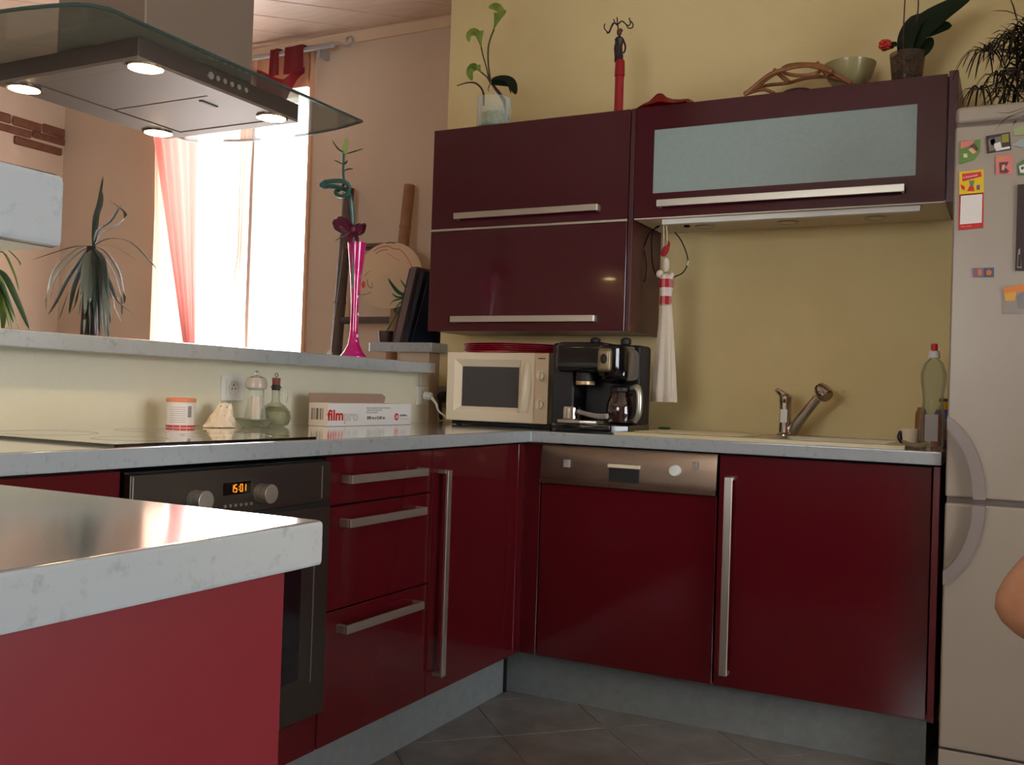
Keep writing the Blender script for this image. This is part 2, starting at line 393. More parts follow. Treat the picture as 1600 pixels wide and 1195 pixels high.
# ceiling with diagonal planks over the living side, plain over the kitchen
ce = struct(B(XL-.1, 4.45, YB-.1, YL+.3, ZC+.016, ZC+.1).build('ceiling', X['ceil']))
dv = Vector((.74, .673, 0)).normalized(); nv = Vector((-dv.y, dv.x, 0)); base = at(422, 0, 'Z', ZC)
for k in range(-13, 16):
    c = base+nv*(.205*(k+.5)); b = bmesh.new(); bmesh.ops.create_cube(b, size=1)
    for v in b.verts:
        p = c+dv*(v.co.x*14)+nv*(v.co.y*.2)
        v.co = Vector((p.x, p.y, ZC+.008+v.co.z*.016))
    bmesh.ops.bevel(b, geom=[e for e in b.edges if e.calc_length() > 10 and e.verts[0].co.z < ZC+.008 and e.verts[1].co.z < ZC+.008], offset=.004, segments=1, affect='EDGES')
    for co, no in (((XL, 0, 0), (-1, 0, 0)), ((XR, 0, 0), (1, 0, 0)), ((0, YL, 0), (0, 1, 0)), ((0, YB, 0), (0, -1, 0))):
        r = bmesh.ops.bisect_plane(b, geom=b.verts[:]+b.edges[:]+b.faces[:], plane_co=co, plane_no=no, clear_outer=True)
        es = [e for e in r['geom_cut'] if isinstance(e, bmesh.types.BMEdge)]
        if es: bmesh.ops.edgeloop_fill(b, edges=es)
    if len(b.verts) < 4: b.free(); continue
    q = MB(); q._take(b); q.build('plank', X['plank'], ce)
struct(MB().prism([(YL, ZC), (YL, ZC-.045), (YL-.012, ZC-.045), (YL-.034, ZC-.012), (YL-.034, ZC)], 'X', XL, -.711).build('trim_1', X['mould']))
# window in the living room
wn = struct(B(WX0, WX0+.012, YL+.08, YL+.14, WZ0, WZ1+.15).box(WX1-.012, WX1+.006, YL-.018, YL+.06, WZ0, WZ1+.15)
            .box(WX0+.01, WX1-.03, YL-.018, YL+.06, WZ1-.02, WZ1+.15).box(WX0+.01, WX1-.03, YL-.018, YL+.06, WZ0-.02, WZ0+.03).build('window_1', X['pine']))
xm = -2.11
B(xm-.012, xm+.012, YL+.02, YL+.07, WZ0+.03, WZ1-.02, bev=.004).build('mullion', X['white'], wn)
B(WX0+.01, xm-.012, YL+.04, YL+.045, WZ0+.03, WZ1-.02).build('pane', X['pane'], wn)
B(xm+.012, WX1-.012, YL+.04, YL+.045, WZ0+.03, WZ1-.02).build('pane', X['pane'], wn)
# half wall behind the hob, and the low stub that carries the little shelf
struct(B(-.70, -.58, -3.6, .30, 0, 1.10).build('wall_half', X['wall_half']))
struct(B(-.86, -.711, .50, YL, 0, 1.192).build('wall_stub', X['wall_l']))

# ================================================================== WORKTOPS AND LEDGES
def slab(poly, z0, z1, label, name='worktop', cat='worktop'):
    return tag(MB().prism(poly, 'Z', z0, z1, bev=.004).build(name, X['lam']), label, cat)
slab([(-.58, -2.28), (.04, -2.28), (.04, -.04), (1.2905, -.04), (1.2905, YW), (-.58, YW)], ZT-TT, ZT,
     'light grey L-shaped laminate worktop carrying hob, microwave and sink')
slab([(-.58, -3.2), (.958, -3.2), (.958, -2.292), (-.58, -2.292)], .884, .922,
     'grey laminate worktop of the peninsula in the foreground, window glare on it')
slab([(-.3, -2.98), (1.035, -2.98), (1.035, -2.612), (-.3, -2.612)], 1.10, 1.138,
     'thick raised bar shelf above the foreground peninsula at left', 'bar_shelf', 'shelf')
slab([(-.78, -3.5), (-.50, -3.5), (-.50, .215), (-.515, .226), (-.78, .226)], 1.10, 1.14,
     'long grey ledge on top of the half wall behind the hob', 'ledge', 'shelf')
slab([(-1.0, .47), (-.985, .455), (-.672, .455), (-.672, YW-.001), (-.711, YW-.001), (-.711, .88), (-1.0, .88)], 1.1925, 1.233,
     'short raised grey shelf with dark picture frames beside the wall cabinet', 'corner_shelf', 'shelf')
for sx in (.1, .8):
    tag(MB().cyl((sx, -2.82, .922), (sx, -2.82, 1.10), .022).box(sx-.05, sx+.05, -2.87, -2.77, .922, .928).build('shelf_post', X['nickel']),
        'round metal post carrying the raised bar shelf, %s end' % ('left' if sx < .5 else 'right'), 'post')

# ================================================================== BASE CABINETS
def bar_handle(parent, a, b, nrm, wdir, w_=.021, label=None):
    """flat bar between a and b, standing off the front on two feet"""
    a, b, nrm, wdir = Vector(a), Vector(b), Vector(nrm), Vector(wdir); mb = MB()
    def obox(p, q, h, n0, n1):
        bm_ = bmesh.new(); vs = []
        for s1 in (p, q):
            for s2 in (-h, h):
                for s3 in (n0, n1): vs.append(bm_.verts.new(s1+wdir*s2+nrm*s3))
        for f in ((0, 1, 3, 2), (4, 6, 7, 5), (0, 4, 5, 1), (2, 3, 7, 6), (0, 2, 6, 4), (1, 5, 7, 3)): bm_.faces.new([vs[i] for i in f])
        bmesh.ops.recalc_face_normals(bm_, faces=bm_.faces[:])
        bmesh.ops.bevel(bm_, geom=bm_.edges[:], offset=.001, segments=1, affect='EDGES'); mb._take(bm_)
    d = (b-a).normalized()
    obox(a, b, w_/2, -.008, 0)
    obox(a, a+d*.010, w_/2, -.035, -.008); obox(b-d*.010, b, w_/2, -.035, -.008)
    return mb.build('handle', X['nickel'], parent)
ZB, CT = .1626, .868
# drawers beside the oven
Y1, Y2 = -.5887, -1.0706
t = thing('drawer_cabinet', 'glossy dark red base cabinet with three drawers beside the oven', 'cabinet', (-.28, (Y1+Y2)/2, ZB))
B(-.56, -.022, Y2+.001, Y1-.001, ZB, CT).build('body', X['dark'], t)
for z0, z1, hz in ((ZB, .4884, .443), (.4884, .7452, .7025), (.7452, CT, .810)):
    d = B(-.02, 0, Y2+.002, Y1-.002, z0+.002, z1-.002, bev=.0012, seg=1).build('drawer', X['red'], t)
    bar_handle(d, (.035, -1.010, hz), (.035, -.660, hz), (1, 0, 0), (0, 0, 1))
t = thing('corner_cabinet', 'glossy dark red corner cabinet door with long vertical bar handle', 'cabinet', (-.28, -.32, ZB))
B(-.56, -.022, Y1+.001, -.001, ZB, CT).build('body', X['dark'], t)
d = B(-.02, 0, Y1+.002, -.05, ZB+.002, CT-.002, bev=.0012, seg=1).build('door', X['red'], t)
bar_handle(d, (.035, -.545, .218), (.035, -.545, .808), (1, 0, 0), (0, 1, 0), .022)
B(-.02, 0, -.048, 0, ZB+.002, CT-.002, bev=.001, seg=1).box(0, .060, 0, .02, ZB+.002, CT-.002, bev=.001, seg=1).build('filler_strip', X['red'], t)
t = thing('end_cabinet', 'glossy dark red base cabinet left of the oven, mostly behind the peninsula', 'cabinet', (-.28, -1.97, ZB))
B(-.56, -.022, -2.275, -1.672, ZB, CT).build('body', X['dark'], t)
B(-.02, 0, -2.275, -1.675, ZB+.002, CT-.002, bev=.0012, seg=1).build('door', X['red'], t)
# oven
OY0, OY1 = -1.668, -1.0735
t = thing('built_in_oven', 'stainless built-in oven with two round knobs and amber clock', 'oven', (-.28, (OY0+OY1)/2, .25))
B(-.55, -.001, OY0+.002, OY1-.002, .262, .862).build('body', X['dark'], t)
cpn = B(0, .018, OY0, OY1, .762, .858, bev=.002).build('control_panel', X['steeld'], t)
B(.0181, .0195, OY0+.004, OY0+.007, .766, .855).build('trim', X['nickel'], cpn)
B(.0181, .0195, OY1-.034, OY1-.031, .772, .848).build('trim', X['nickel'], cpn)
dd = B(0, .020, OY0, OY1, .262, .752, bev=.002).build('oven_door', X['steeld'], t)
B(.0195, .0215, OY0+.06, OY1-.10, .36, .70).build('glass', X['oveng'], dd)
B(.0201, .0213, OY1-.055, OY1-.0525, .345, .72).build('trim', X['nickel'], dd)
B(.002, .0195, OY0, OY1, .752, .762).build('seam', X['dark'], t)
MB().tube([(.02, OY0+.06, .715), (.045, OY0+.06, .715), (.045, OY1-.11, .715), (.02, OY1-.11, .715)], .007, smooth=1).build('door_handle', X['nickel'], dd)
for (px, py) in ((303, 781), (406, 770)):
    p = at(px, py, 'X', .018)
    k = MB().cyl((.018, p.y, p.z), (.030, p.y, p.z), .021, bev=.001).cyl((.030, p.y, p.z), (.032, p.y, p.z), .018).cyl((.032, p.y, p.z), (.052, p.y, p.z), .021, bev=.002)
    k.build('knob', X['nickel'], cpn)
p0 = at(349, 764, 'X', .018); p1 = at(391, 761, 'X', .018)
zc = (p0.z+p1.z)/2
ds = B(.018, .0195, p0.y, p1.y, zc-.013, zc+.013).build('display', X['blackg'], cpn)
seg = {'0': 'abcdef', '1': 'bc', '5': 'acdfg'}
mb = MB()
for ch, cy in (('1', .004), ('5', .014), (':', .0235), ('0', .031), ('1', .041)):
    y = p0.y+.020+cy; w2, h2, th = .0032, .0075, .0011
    if ch == ':':
        for dz in (-.003, .003): mb.box(.0195, .0202, y-.001, y+.001, zc+dz-.001, zc+dz+.001)
        continue
    for s in seg[ch]:
        if s in 'adg':
            z = zc+{'a': h2, 'g': 0, 'd': -h2}[s]; mb.box(.0195, .0202, y-w2+z*0, y+w2, z-th, z+th)
        else:
            yy = y+(w2 if s in 'bc' else -w2); z0, z1 = (zc, zc+h2) if s in 'bf' else (zc-h2, zc)
            mb.box(.0195, .0202, yy-th, yy+th, z0, z1)
mb.build('digits', X['amber'], ds)
for k in range(6):
    a = at(351+k*8.2, 791-k*.9, 'X', .02)
    MB().cyl((.018, a.y, a.z), (.0225, a.y, a.z), .0035, n=12).build('button', X['nickel'], cpn)
o = B(-.02, 0, OY0+.001, OY1-.001, ZB+.002, .252, bev=.0012, seg=1).build('oven_base_panel', X['red'])
tag(o, 'narrow dark red panel below the oven', 'panel')
# dishwasher
DX0, DX1 = .0622, .6622
t = thing('dishwasher', 'built-in dishwasher with steel control strip and dark red door', 'dishwasher', ((DX0+DX1)/2, .28, ZB))
B(DX0+.002, DX1-.002, .022, .56, ZB, CT-.004).build('body', X['dark'], t)
B(DX0+.002, DX1-.002, 0, .02, ZB+.002, .738, bev=.0012, seg=1).build('door', X['red'], t)
prof = [(.022, .868), (-.002, .868), (-.007, .845), (-.010, .81), (-.012, .772), (-.012, .757), (-.018, .756), (-.018, .741), (.022, .741)]
cpn = MB().prism(prof, 'X', DX0+.002, DX1-.002).build('control_panel', mat('panel_steel', (132, 112, 96), .24, metal=.95), t)
a, b2 = at(950, 745, 'Y', -.012), at(1000, 745, 'Y', -.012)
hd = B(a.x, b2.x, -.022, -.008, .806, .818, bev=.003).build('pull', X['cream'], cpn)
B(a.x+.003, b2.x-.003, -.0135, -.011, .762, .806).build('recess', X['blackm'], cpn)
p = at(886, 724, 'Y', -.012); B(p.x-.011, p.x+.011, -.019, -.008, p.z-.013, p.z+.013, bev=.002).build('button', X['greyp'], cpn)
p = at(1086, 727, 'Y', -.012); B(p.x-.009, p.x+.009, -.019, -.008, p.z-.010, p.z+.010, bev=.002).build('button', X['greyp'], cpn)
p = at(1055, 735, 'Y', -.014); MB().cyl((p.x, -.009, p.z), (p.x, -.030, p.z), .019, .016, bev=.002).build('knob', X['white'], cpn)
p = at(964, 730, 'Y', -.012); text('Brandt', .014, (p.x, -.0118, p.z-.004), (1, 0, 0), (0, 0, 1), X['ink'], cpn, 'lettering', bold=.0003)
# sink cabinet
t = thing('sink_cabinet', 'glossy dark red sink cabinet with long vertical handle beside the fridge', 'cabinet', (.97, .28, ZB))
B(.667, 1.262, .022, .56, ZB, CT).build('body', X['dark'], t)
d = B(.666, 1.2645, 0, .02, ZB+.002, CT-.002, bev=.0012, seg=1).build('door', X['red'], t)
bar_handle(d, (.703, -.035, .205), (.703, -.035, .802), (0, -1, 0), (1, 0, 0), .024)
B(1.268, 1.286, 0, .56, ZB-.002, CT, bev=.001, seg=1).build('side_panel', X['redside'], t)
# plinths
tag(B(-.10, -.085, -2.27, .085, 0, ZB-.006).build('plinth', X['plinth']), 'grey kickboard under the oven and drawer cabinets', 'plinth')
pl = B(-.085, 1.262, .085, .10, 0, ZB-.006).box(1.247, 1.262, .10, .5, 0, ZB-.006).build('plinth', X['plinth'])
tag(pl, 'grey kickboard under the dishwasher and sink cabinet', 'plinth')
B(-.0852, -.078, .055, .0705, 0, ZB-.006).build('corner_joint', X['blackg'], pl)
# peninsula body
t = thing('peninsula_cabinet', 'bright red panelled peninsula cabinet in the lower left foreground', 'cabinet', (.4, -2.7, 0))
B(-.55, .912, -3.15, -2.312, .0, .883).build('body', X['dark'], t)
B(.912, .93, -3.15, -2.307, 0, .8835, bev=.001, seg=1).build('end_panel', X['redside'], t)
B(-.55, .912, -2.312, -2.30, 0, .8835).build('back_panel', X['redside'], t)

# ================================================================== WALL CABINETS
YU = .2694
t = thing('wall_cabinet', 'tall dark red double-door wall cabinet over the microwave', 'wall cabinet', (-.17, .42, 1.2652))
B(-.575, .236, YU+.021, YW-.001, 1.268, 2.046).build('body', X['redws'], t)
for z0, z1, hz in ((1.2652, 1.652, 1.309), (1.662, 2.0486, 1.703)):
    d = B(-.5767, .2365, YU, YU+.02, z0, z1, bev=.0012, seg=1).build('door', X['redw'], t)
    bar_handle(d, (-.457, YU-.035, hz), (.134, YU-.035, hz), (0, -1, 0), (0, 0, 1), .023)
B(-.5767, .2365, YU-.001, YU+.02, 1.653, 1.661).build('metal_strip', X['nickel'], t)
B(.240, .256, YU, YW-.001, 1.2652, 2.0486, bev=.001, seg=1).build('side_panel', X['redws'], t)
t = thing('glazed_wall_cabinet', 'long dark red lift-up wall cabinet with frosted glass panel', 'wall cabinet', (.76, .42, 1.66))
mb = B(.260, 1.262, YU+.021, YW-.001, 1.663, 2.046); mb.build('body', X['redws'], t)
B(.262, 1.262, YU+.001, YW-.001, 1.6565, 1.6625).build('underside', X['under'], t)
z0, z1 = 1.66, 2.0486; gx0, gx1, gz0, gz1 = .327, 1.1755, 1.7445, 1.966
mb = MB(); mb.box(.259, gx0, YU, YU+.02, z0, z1); mb.box(gx1, 1.2593, YU, YU+.02, z0, z1)
mb.box(gx0, gx1, YU, YU+.02, z0, gz0); mb.box(gx0, gx1, YU, YU+.02, gz1, z1)
d = mb.build('door', X['redw'], t)
B(gx0, gx1, YU+.003, YU+.012, gz0, gz1).build('glass_panel', X['frost'], d)
bar_handle(d, (.354, YU-.035, 1.7025), (1.148, YU-.035, 1.7025), (0, -1, 0), (0, 0, 1), .024)
B(1.2635, 1.289, YU-.003, YW-.001, 1.655, 2.056, bev=.001, seg=1).build('side_panel', X['redws'], t)
o = B(.357, 1.19, .290, .318, 1.638, 1.6562, bev=.002).build('light_bar', X['white']); tag(o, 'slim white light bar under the glazed wall cabinet', 'light')
for i, xx in enumerate((.461, .752, 1.039)):
    tt = thing('puck_light', ['flush round puck light under cabinet, nearest the hanging towel', 'flush round puck light in the middle under the glazed cabinet',
               'flush round puck light under cabinet, nearest the fridge'][i], 'light', (xx, .462, 1.65), 'puck lights under the glazed cabinet')
    MB().lathe([(.036, 0), (.036, -.004), (.030, -.006), (.026, -.003), (.026, 0)], (xx, .462, 1.6563)).build('ring', X['nickel'], tt)
    MB().cyl((xx, .462, 1.6562), (xx, .462, 1.6535), .025).build('lens', X['white'], tt)
o = B(.395, .415, .42, .435, 1.649, 1.6563, bev=.002).build('cable_clip', X['blackm']); tag(o, 'small black cable clip under the glazed wall cabinet', 'clip')

# ================================================================== HOB AND HOOD
t = thing('hob', 'black glass hob with thin metal rim set in the worktop', 'hob', (-.26, -1.41, ZT))
B(-.50, .012, -1.702, -1.125, ZT-.001, ZT+.005, bev=.001, seg=1).build('glass', X['hob'], t)
for cx_, cy_, r_ in ((-.12, -1.28, .10), (-.12, -1.55, .075), (-.37, -1.28, .075), (-.37, -1.55, .10)):
    MB().lathe([(r_-.002, 0), (r_-.002, .0003), (r_, .0003), (r_, 0)], (cx_, cy_, ZT+.005), n=48, cap=False).build('cooking_ring', X['greyp'], t)
t = thing('cooker_hood', 'island cooker hood with glass canopy, four lit lamps and steel chimney', 'hood', (-.25, -1.41, 1.65))
HX0, HX1, HY0, HY1 = -.462, -.036, -1.640, -1.172
ca = MB().box(HX0, HX1, HY0, HY1, 1.655, 1.692, bev=.002).build('body', X['hoodd'], t)
mb = MB()                            # underside rim
for x0, x1, y0, y1 in ((HX0, HX0+.085, HY0, HY1), (HX1-.05, HX1, HY0, HY1), (HX0+.085, HX1-.05, HY0, HY0+.035), (HX0+.085, HX1-.05, HY1-.035, HY1)):
    mb.box(x0, x1, y0, y1, 1.6495, 1.656, bev=.001, seg=1)
mb.build('rim', X['steelh'], t)
ym = (HY0+HY1)/2
for y0, y1 in ((HY0+.037, ym-.002), (ym+.002, HY1-.037)):
    f = B(HX0+.087, HX1-.052, y0, y1, 1.651, 1.656, bev=.001, seg=1).build('filter', X['steelh'], t)
B(-.135, -.125, ym+.02, ym+.07, 1.649, 1.6515, bev=.001, seg=1).build('latch', X['blackm'], f)
# glass canopy
def arc(p0, p1, bulge, n=10):
    out = []
    for i in range(n+1):
        tt_ = i/n; x = p0[0]+(p1[0]-p0[0])*tt_; y = p0[1]+(p1[1]-p0[1])*tt_
        out.append((x, y+bulge*4*tt_*(1-tt_)))
    return out
poly = arc((.008, -.985), (-.54, -.985), .052)+[(-.56, -1.0)]+[(-.56, -1.76)]+arc((-.54, -1.79), (-.03, -1.79), -.035)+[(-.005, -1.775), (.012, -1.75)]
gl = MB().prism(poly, 'Z', 1.694, 1.7005).build('glass_canopy', X['canopy'], t)
MB().tube([(x, y, 1.6972) for x, y in poly+[poly[0]]], .0036, n=6, smooth=1).build('glass_edge', X['gedge'], gl)
CX0, CX1, CY0, CY1 = -.36, -.10, -1.571, -1.262
B(CX1-.001, CX1+.0015, CY0, CY0+.0025, 1.702, ZC).build('corner_seam', X['nickel'], t)
ch = B(CX0, CX1, CY0, CY1, 1.701, ZC, bev=.001, seg=1).build('chimney', X['steelh'], t)
for k in range(6):
    p = at(328+k*11, 122+k*4.9, 'X', HX1)
    zc = 1.6735
    MB().cyl((HX1-.001, p.y, zc), (HX1+.0035, p.y, zc), .0055 if k else .008, n=14).build('button', X['nickel'], ca)
lampdata = bpy.data.lights.new('halogen', 'SPOT'); lampdata.energy = 5; lampdata.color = (1, .72, .42); lampdata.spot_size = 2.2; lampdata.spot_blend = .6; lampdata.shadow_soft_size = .025
for (lx, ly) in ((-.421, -1.600), (-.062, -1.600), (-.062, -1.232), (-.427, -1.232)):
    lp = MB().lathe([(.036, 0), (.036, -.003), (.032, -.004), (.032, 0)], (lx, ly, 1.6495)).build('lamp_ring', X['chrome'], t)
    MB().lathe([(.0, -.007), (.018, -.0065), (.027, -.004), (.031, .0)], (lx, ly, 1.6492), cap=False).build('bulb', X['lamp'], lp)
    lo = bpy.data.objects.new('halogen', lampdata); COL.objects.link(lo); lo.location = (lx, ly, 1.642); lo.parent = None

# ================================================================== SINK AND TAP
t = thing('sink', 'beige resin inset sink with drainer below the glazed cabinet', 'sink', (.73, .27, ZT))
sx0, sx1, sy0, sy1 = .272, 1.19, .02, .535
mb = MB()
bx0, bx1, by0, by1 = .78, 1.13, .075, .42
for a in ((sx0, bx0, sy0, sy1), (bx1, sx1, sy0, sy1), (bx0, bx1, sy0, by0), (bx0, bx1, by1, sy1)): mb.box(*a, ZT-.002, ZT+.009)
mb.build('rim', X['sink'], t)
mb = MB()
for a in ((bx0-.004, bx0, by0, by1), (bx1, bx1+.004, by0, by1), (bx0, bx1, by0-.004, by0), (bx0, bx1, by1, by1+.004)): mb.box(*a, ZT-.14, ZT-.002)
mb.box(bx0, bx1, by0, by1, ZT-.144, ZT-.14); mb.build('bowl', X['sink'], t)
for k in range(7): B(.33, .70, .10+k*.048, .112+k*.048, ZT+.009, ZT+.012, bev=.001, seg=1).build('drainer_rib', X['sink'], t)
FY = .44
t = thing('mixer_tap', 'chrome mixer tap with pull-out spray head behind the sink', 'tap', (.755, FY, ZT+.009))
MB().lathe([(.028, 0), (.028, .004), (.021, .010), (.020, .11), (.022, .114), (.022, .132), (.014, .142)], (.768, FY, ZT+.009)).build('body', X['chrome'], t)
B(.755, .779, FY-.0225, FY-.019, .965, 1.01, bev=.001).build('label', X['white'], t)
mb = MB(); mb.tube([(.775, FY, 1.045), (.755, FY-.004, 1.062), (.735, FY-.008, 1.078)], [.014, .012, .006], n=10); mb.build('lever', X['chrome'], t)
MB().tube([(.797, FY-.005, ZT+.009), (.797, FY-.006, .935), (.805, FY-.01, .955), (.845, FY-.02, 1.01), (.878, FY-.028, 1.052)], [.013, .017, .019, .017, .016], n=14).build('spout', X['chrome'], t)
q = Vector((.5, -.25, -.25)).normalized()
MB().lathe([(.012, -.03), (.020, -.024), (.025, -.008), (.026, .01), (.024, .022), (.020, .026)], (.897, FY-.035, 1.072), axis=(.55, -.35, -.55)).build('spray_head', X['chrome'], t)
# things right of the sink
t = thing('dish_soap_bottle', 'tall clear washing-up liquid bottle with red and white cap', 'bottle', (1.244, .25, ZT))
MB().lathe([(.030, 0), (.034, .005), (.034, .10), (.029, .135), (.030, .16), (.036, .20), (.036, .225), (.026, .255), (.013, .268), (.013, .272)], (1.244, .25, ZT)).build('body', X['clearg'], t)
B(1.226, 1.262, .214, .2155, ZT+.02, ZT+.10).build('sticker', X['inkl'], t)
MB().lathe([(.016, .270), (.017, .272), (.016, .290), (.010, .292)], (1.244, .25, ZT)).build('collar', X['white'], t)
MB().lathe([(.008, .291), (.0095, .298), (.0095, .310), (.007, .313)], (1.244, .25, ZT)).build('cap', X['rline'], t)
t = thing('cleaner_bottle', 'small blue cleaner bottle with yellow neck against the fridge', 'bottle', (1.268, .41, ZT))
X['blue'] = mat('blue_plastic', (40, 54, 120), .4); X['yel'] = mat('yellow_plastic', (200, 150, 30), .5)
MB().lathe([(.028, 0), (.030, .004), (.030, .105), (.024, .115)], (1.268, .41, ZT)).build('body', X['blue'], t)
MB().lathe([(.0303, .02), (.0303, .085)], (1.268, .41, ZT), cap=False).build('sticker', X['inkl'], t)
MB().lathe([(.022, .115), (.014, .135), (.010, .140)], (1.268, .41, ZT)).build('neck', X['yel'], t)
B(1.25, 1.285, .404, .416, ZT+.138, ZT+.150, bev=.003).build('spout', X['blackm'], t)
o = MB().lathe([(.018, 0), (.020, .003), (.020, .075), (.012, .09), (.009, .10)], (1.256, .318, ZT)).build('red_bottle', X['redp'])
tag(o, 'slim red bottle between the clear soap bottle and the blue cleaner', 'bottle')
o = MB().lathe([(.016, 0), (.018, .003), (.018, .09), (.010, .11)], (1.197, .44, ZT+.01)).build('amber_bottle', X['ratt'])
tag(o, 'amber bottle standing behind the clear soap bottle', 'bottle')
t = thing('beige_mug', 'squat cream cup with dark brush in front of the soap bottle', 'cup', (1.18, .24, ZT+.009))
MB().lathe([(.018, 0), (.022, .004), (.025, .045), (.023, .045), (.020, .006), (0, .005)], (1.183, .24, ZT+.009)).build('cup', X['cream'], t)
MB().tube([(1.163, .235, ZT+.012), (1.155, .232, ZT+.028), (1.158, .235, ZT+.045)], [.007, .008, .006]).build('brush', X['blackm'], t)
o = MB().grid(lambda u, v: Vector((1.176+.072*u, .075+.045*v, ZT+.003+.012*(2*v-1)**2+.010*(2*u-1)**2)), 10, 6, th=-.003).build('spoon_rest', X['cream'])
tag(o, 'white shallow dish on the worktop edge below the soap bottle', 'dish')
o = MB().lathe([(.018, 0), (.022, .002), (.022, .006), (.016, .008)], (.352, .40, ZT+.012)).build('green_lid', mat('green_lid', (30, 100, 80), .4))
tag(o, 'small round green lid lying on the sink drainer', 'lid')

# ================================================================== MICROWAVE
t = thing('microwave', 'cream microwave oven standing in the corner under the wall cabinet', 'microwave', (-.2, .33, ZT))
mx0, mx1, my, mz0, mz1 = -.411, .006, .15, .929, 1.1795
B(mx0, mx1, my+.022, .50, mz0, mz1, bev=.004).build('body', X['cream'], t)
mxd = -.048
wx0, wx1, wz0, wz1 = -.352, -.118, .982, 1.128
# moulded door frame: outer ring, chamfer down to the glass
b = bmesh.new()
def rr(x0, x1, z0, z1, y): return [b.verts.new((x0, y, z0)), b.verts.new((x1, y, z0)), b.verts.new((x1, y, z1)), b.verts.new((x0, y, z1))]
R0 = rr(mx0, mxd, mz0, mz1, my+.022); R1 = rr(mx0, mxd, mz0, mz1, my+.003); R2 = rr(mx0+.004, mxd-.003, mz0+.004, mz1-.004, my)
R3 = rr(wx0-.027, wx1+.016, wz0-.018, wz1+.026, my+.001); R4 = rr(wx0, wx1, wz0, wz1, my+.016)
for a, c in ((R0, R1), (R1, R2), (R2, R3), (R3, R4)):
    for i in range(4): b.faces.new((a[i], a[(i+1) % 4], c[(i+1) % 4], c[i]))
bmesh.ops.recalc_face_normals(b, faces=b.faces[:]); q = MB(); q._take(b); dd = q.build('door', X['cream'], t, ang=15)
B(wx0, wx1, my+.015, my+.018, wz0, wz1).build('window', mat('microwave_window', (70, 66, 64), .2), dd)
def mwh(u, v):
    xl = wx1+.006+.018*v; xr_ = mxd-.026+.018*math.sin(PI*min(1, v*.75+.1))
    return Vector((xl+(xr_-xl)*u, my+.004-.020*math.sin(PI*u)**.6*(.25+.75*math.sin(PI*min(1, v*.9+.08)))-.002, .968+.175*v))
MB().grid(mwh, 12, 14).build('handle', X['cream'], dd)
pn = B(mxd+.001, mx1, my, my+.022, mz0, mz1, bev=.003).build('control_panel', X['cream2'], t)
for kz in (1.098, .998):
    k = MB().cyl((-.021, my, kz), (-.021, my-.004, kz), .020, bev=.001).cyl((-.021, my-.004, kz), (-.021, my-.014, kz), .0165, .015, bev=.002)
    k.box(-.024, -.018, my-.019, my-.012, kz-.015, kz+.015, bev=.001).build('knob', X['cream'], pn)
for px_, py_ in ((mx0+.03, my+.05), (mx1-.03, my+.05), (mx0+.03, .46), (mx1-.03, .46)): MB().cyl((px_, py_, ZT), (px_, py_, mz0), .010, n=12).build('foot', X['blackm'], t)
B(mx0+.008, mx1-.006, my+.035, .495, .9145, mz0).build('shade_gap', X['blackm'], t)  # dark block standing in for the shadow gap under the microwave
B(-.035, -.008, my-.0008, my, 1.158, 1.162).build('print', X['ink'], pn)
for k in range(5):
    o = MB().lathe([(0, 0), (.196, 0), (.212, .0052), (.212, .0062), (.192, .003), (0, .003)], (-.212+random.uniform(-.005, .005), .345, mz1+.0005+k*.0072), n=48).build('red_tray', X['redp'])
    tag(o, ['bottom one of the round red trays stacked on the microwave', 'second from bottom of the red trays on the microwave',
            'middle one of the red trays stacked on the microwave', 'second from top of the red trays on the microwave',
            'topmost round red tray on the microwave'][k], 'tray', 'red trays on the microwave')

# ================================================================== COFFEE MACHINE (built square, then turned towards the room)
t = thing('coffee_machine', 'black combination coffee machine with glass jug right of the microwave', 'coffee machine', (.22, .18, ZT))
CMP = []
def cm(mb, name, m, par=None):
    o = mb.build(name, m, par or t); return o
cx0, cx1, cyf, cyb = .050, .375, .02, .30
B(cx0, cx0+.095, cyf+.06, cyb, ZT, ZT+.30, bev=.012, seg=3).box(cx0+.05, cx1-.01, cyf+.17, cyb, ZT, ZT+.30, bev=.012, seg=3).build('body', X['blackm'], t)
mb = MB().box(cx0+.03, cx0+.235, cyf+.02, cyb-.02, ZT+.20, ZT+.302, bev=.022, seg=4)
mb.box(cx0+.20, cx1-.015, cyf+.045, cyb-.02, ZT+.165, ZT+.296, bev=.03, seg=4)
hd = mb.build('head', X['blackg'], t)
MB().lathe([(.050, 0), (.062, .02), (.062, .09), (.055, .10)], (cx0+.245, cyf+.07, ZT+.19)).build('hopper', X['blackg'], t)
B(cx0+.215, cx0+.268, cyf-.002, cyf+.04, ZT+.203, ZT+.280, bev=.012, seg=3).build('badge_plate', mat('badge_plate', (130, 112, 84), .35, metal=.4), hd)
MB().ball((cx0+.242, cyf-.003, ZT+.245), .013, (1, .3, 1.25)).build('coffee_bean', X['blackm'], hd)
for kx in (.150, .275):
    MB().lathe([(.016, 0), (.020, .004), (.019, .02), (.008, .026)], (cx0+kx, cyf+.12, ZT+.296)).build('top_knob', X['blackm'], t)
MB().cyl((cx0+.135, cyf+.075, ZT+.172), (cx0+.135, cyf+.075, ZT+.200), .036, bev=.002).build('brew_head', X['blackm'], t)
MB().lathe([(.034, 0), (.036, .002), (.036, .012), (.034, .014)], (cx0+.135, cyf+.075, ZT+.158)).build('brew_ring', mat('brew_ring', (176, 150, 112), .35, metal=.5), t)
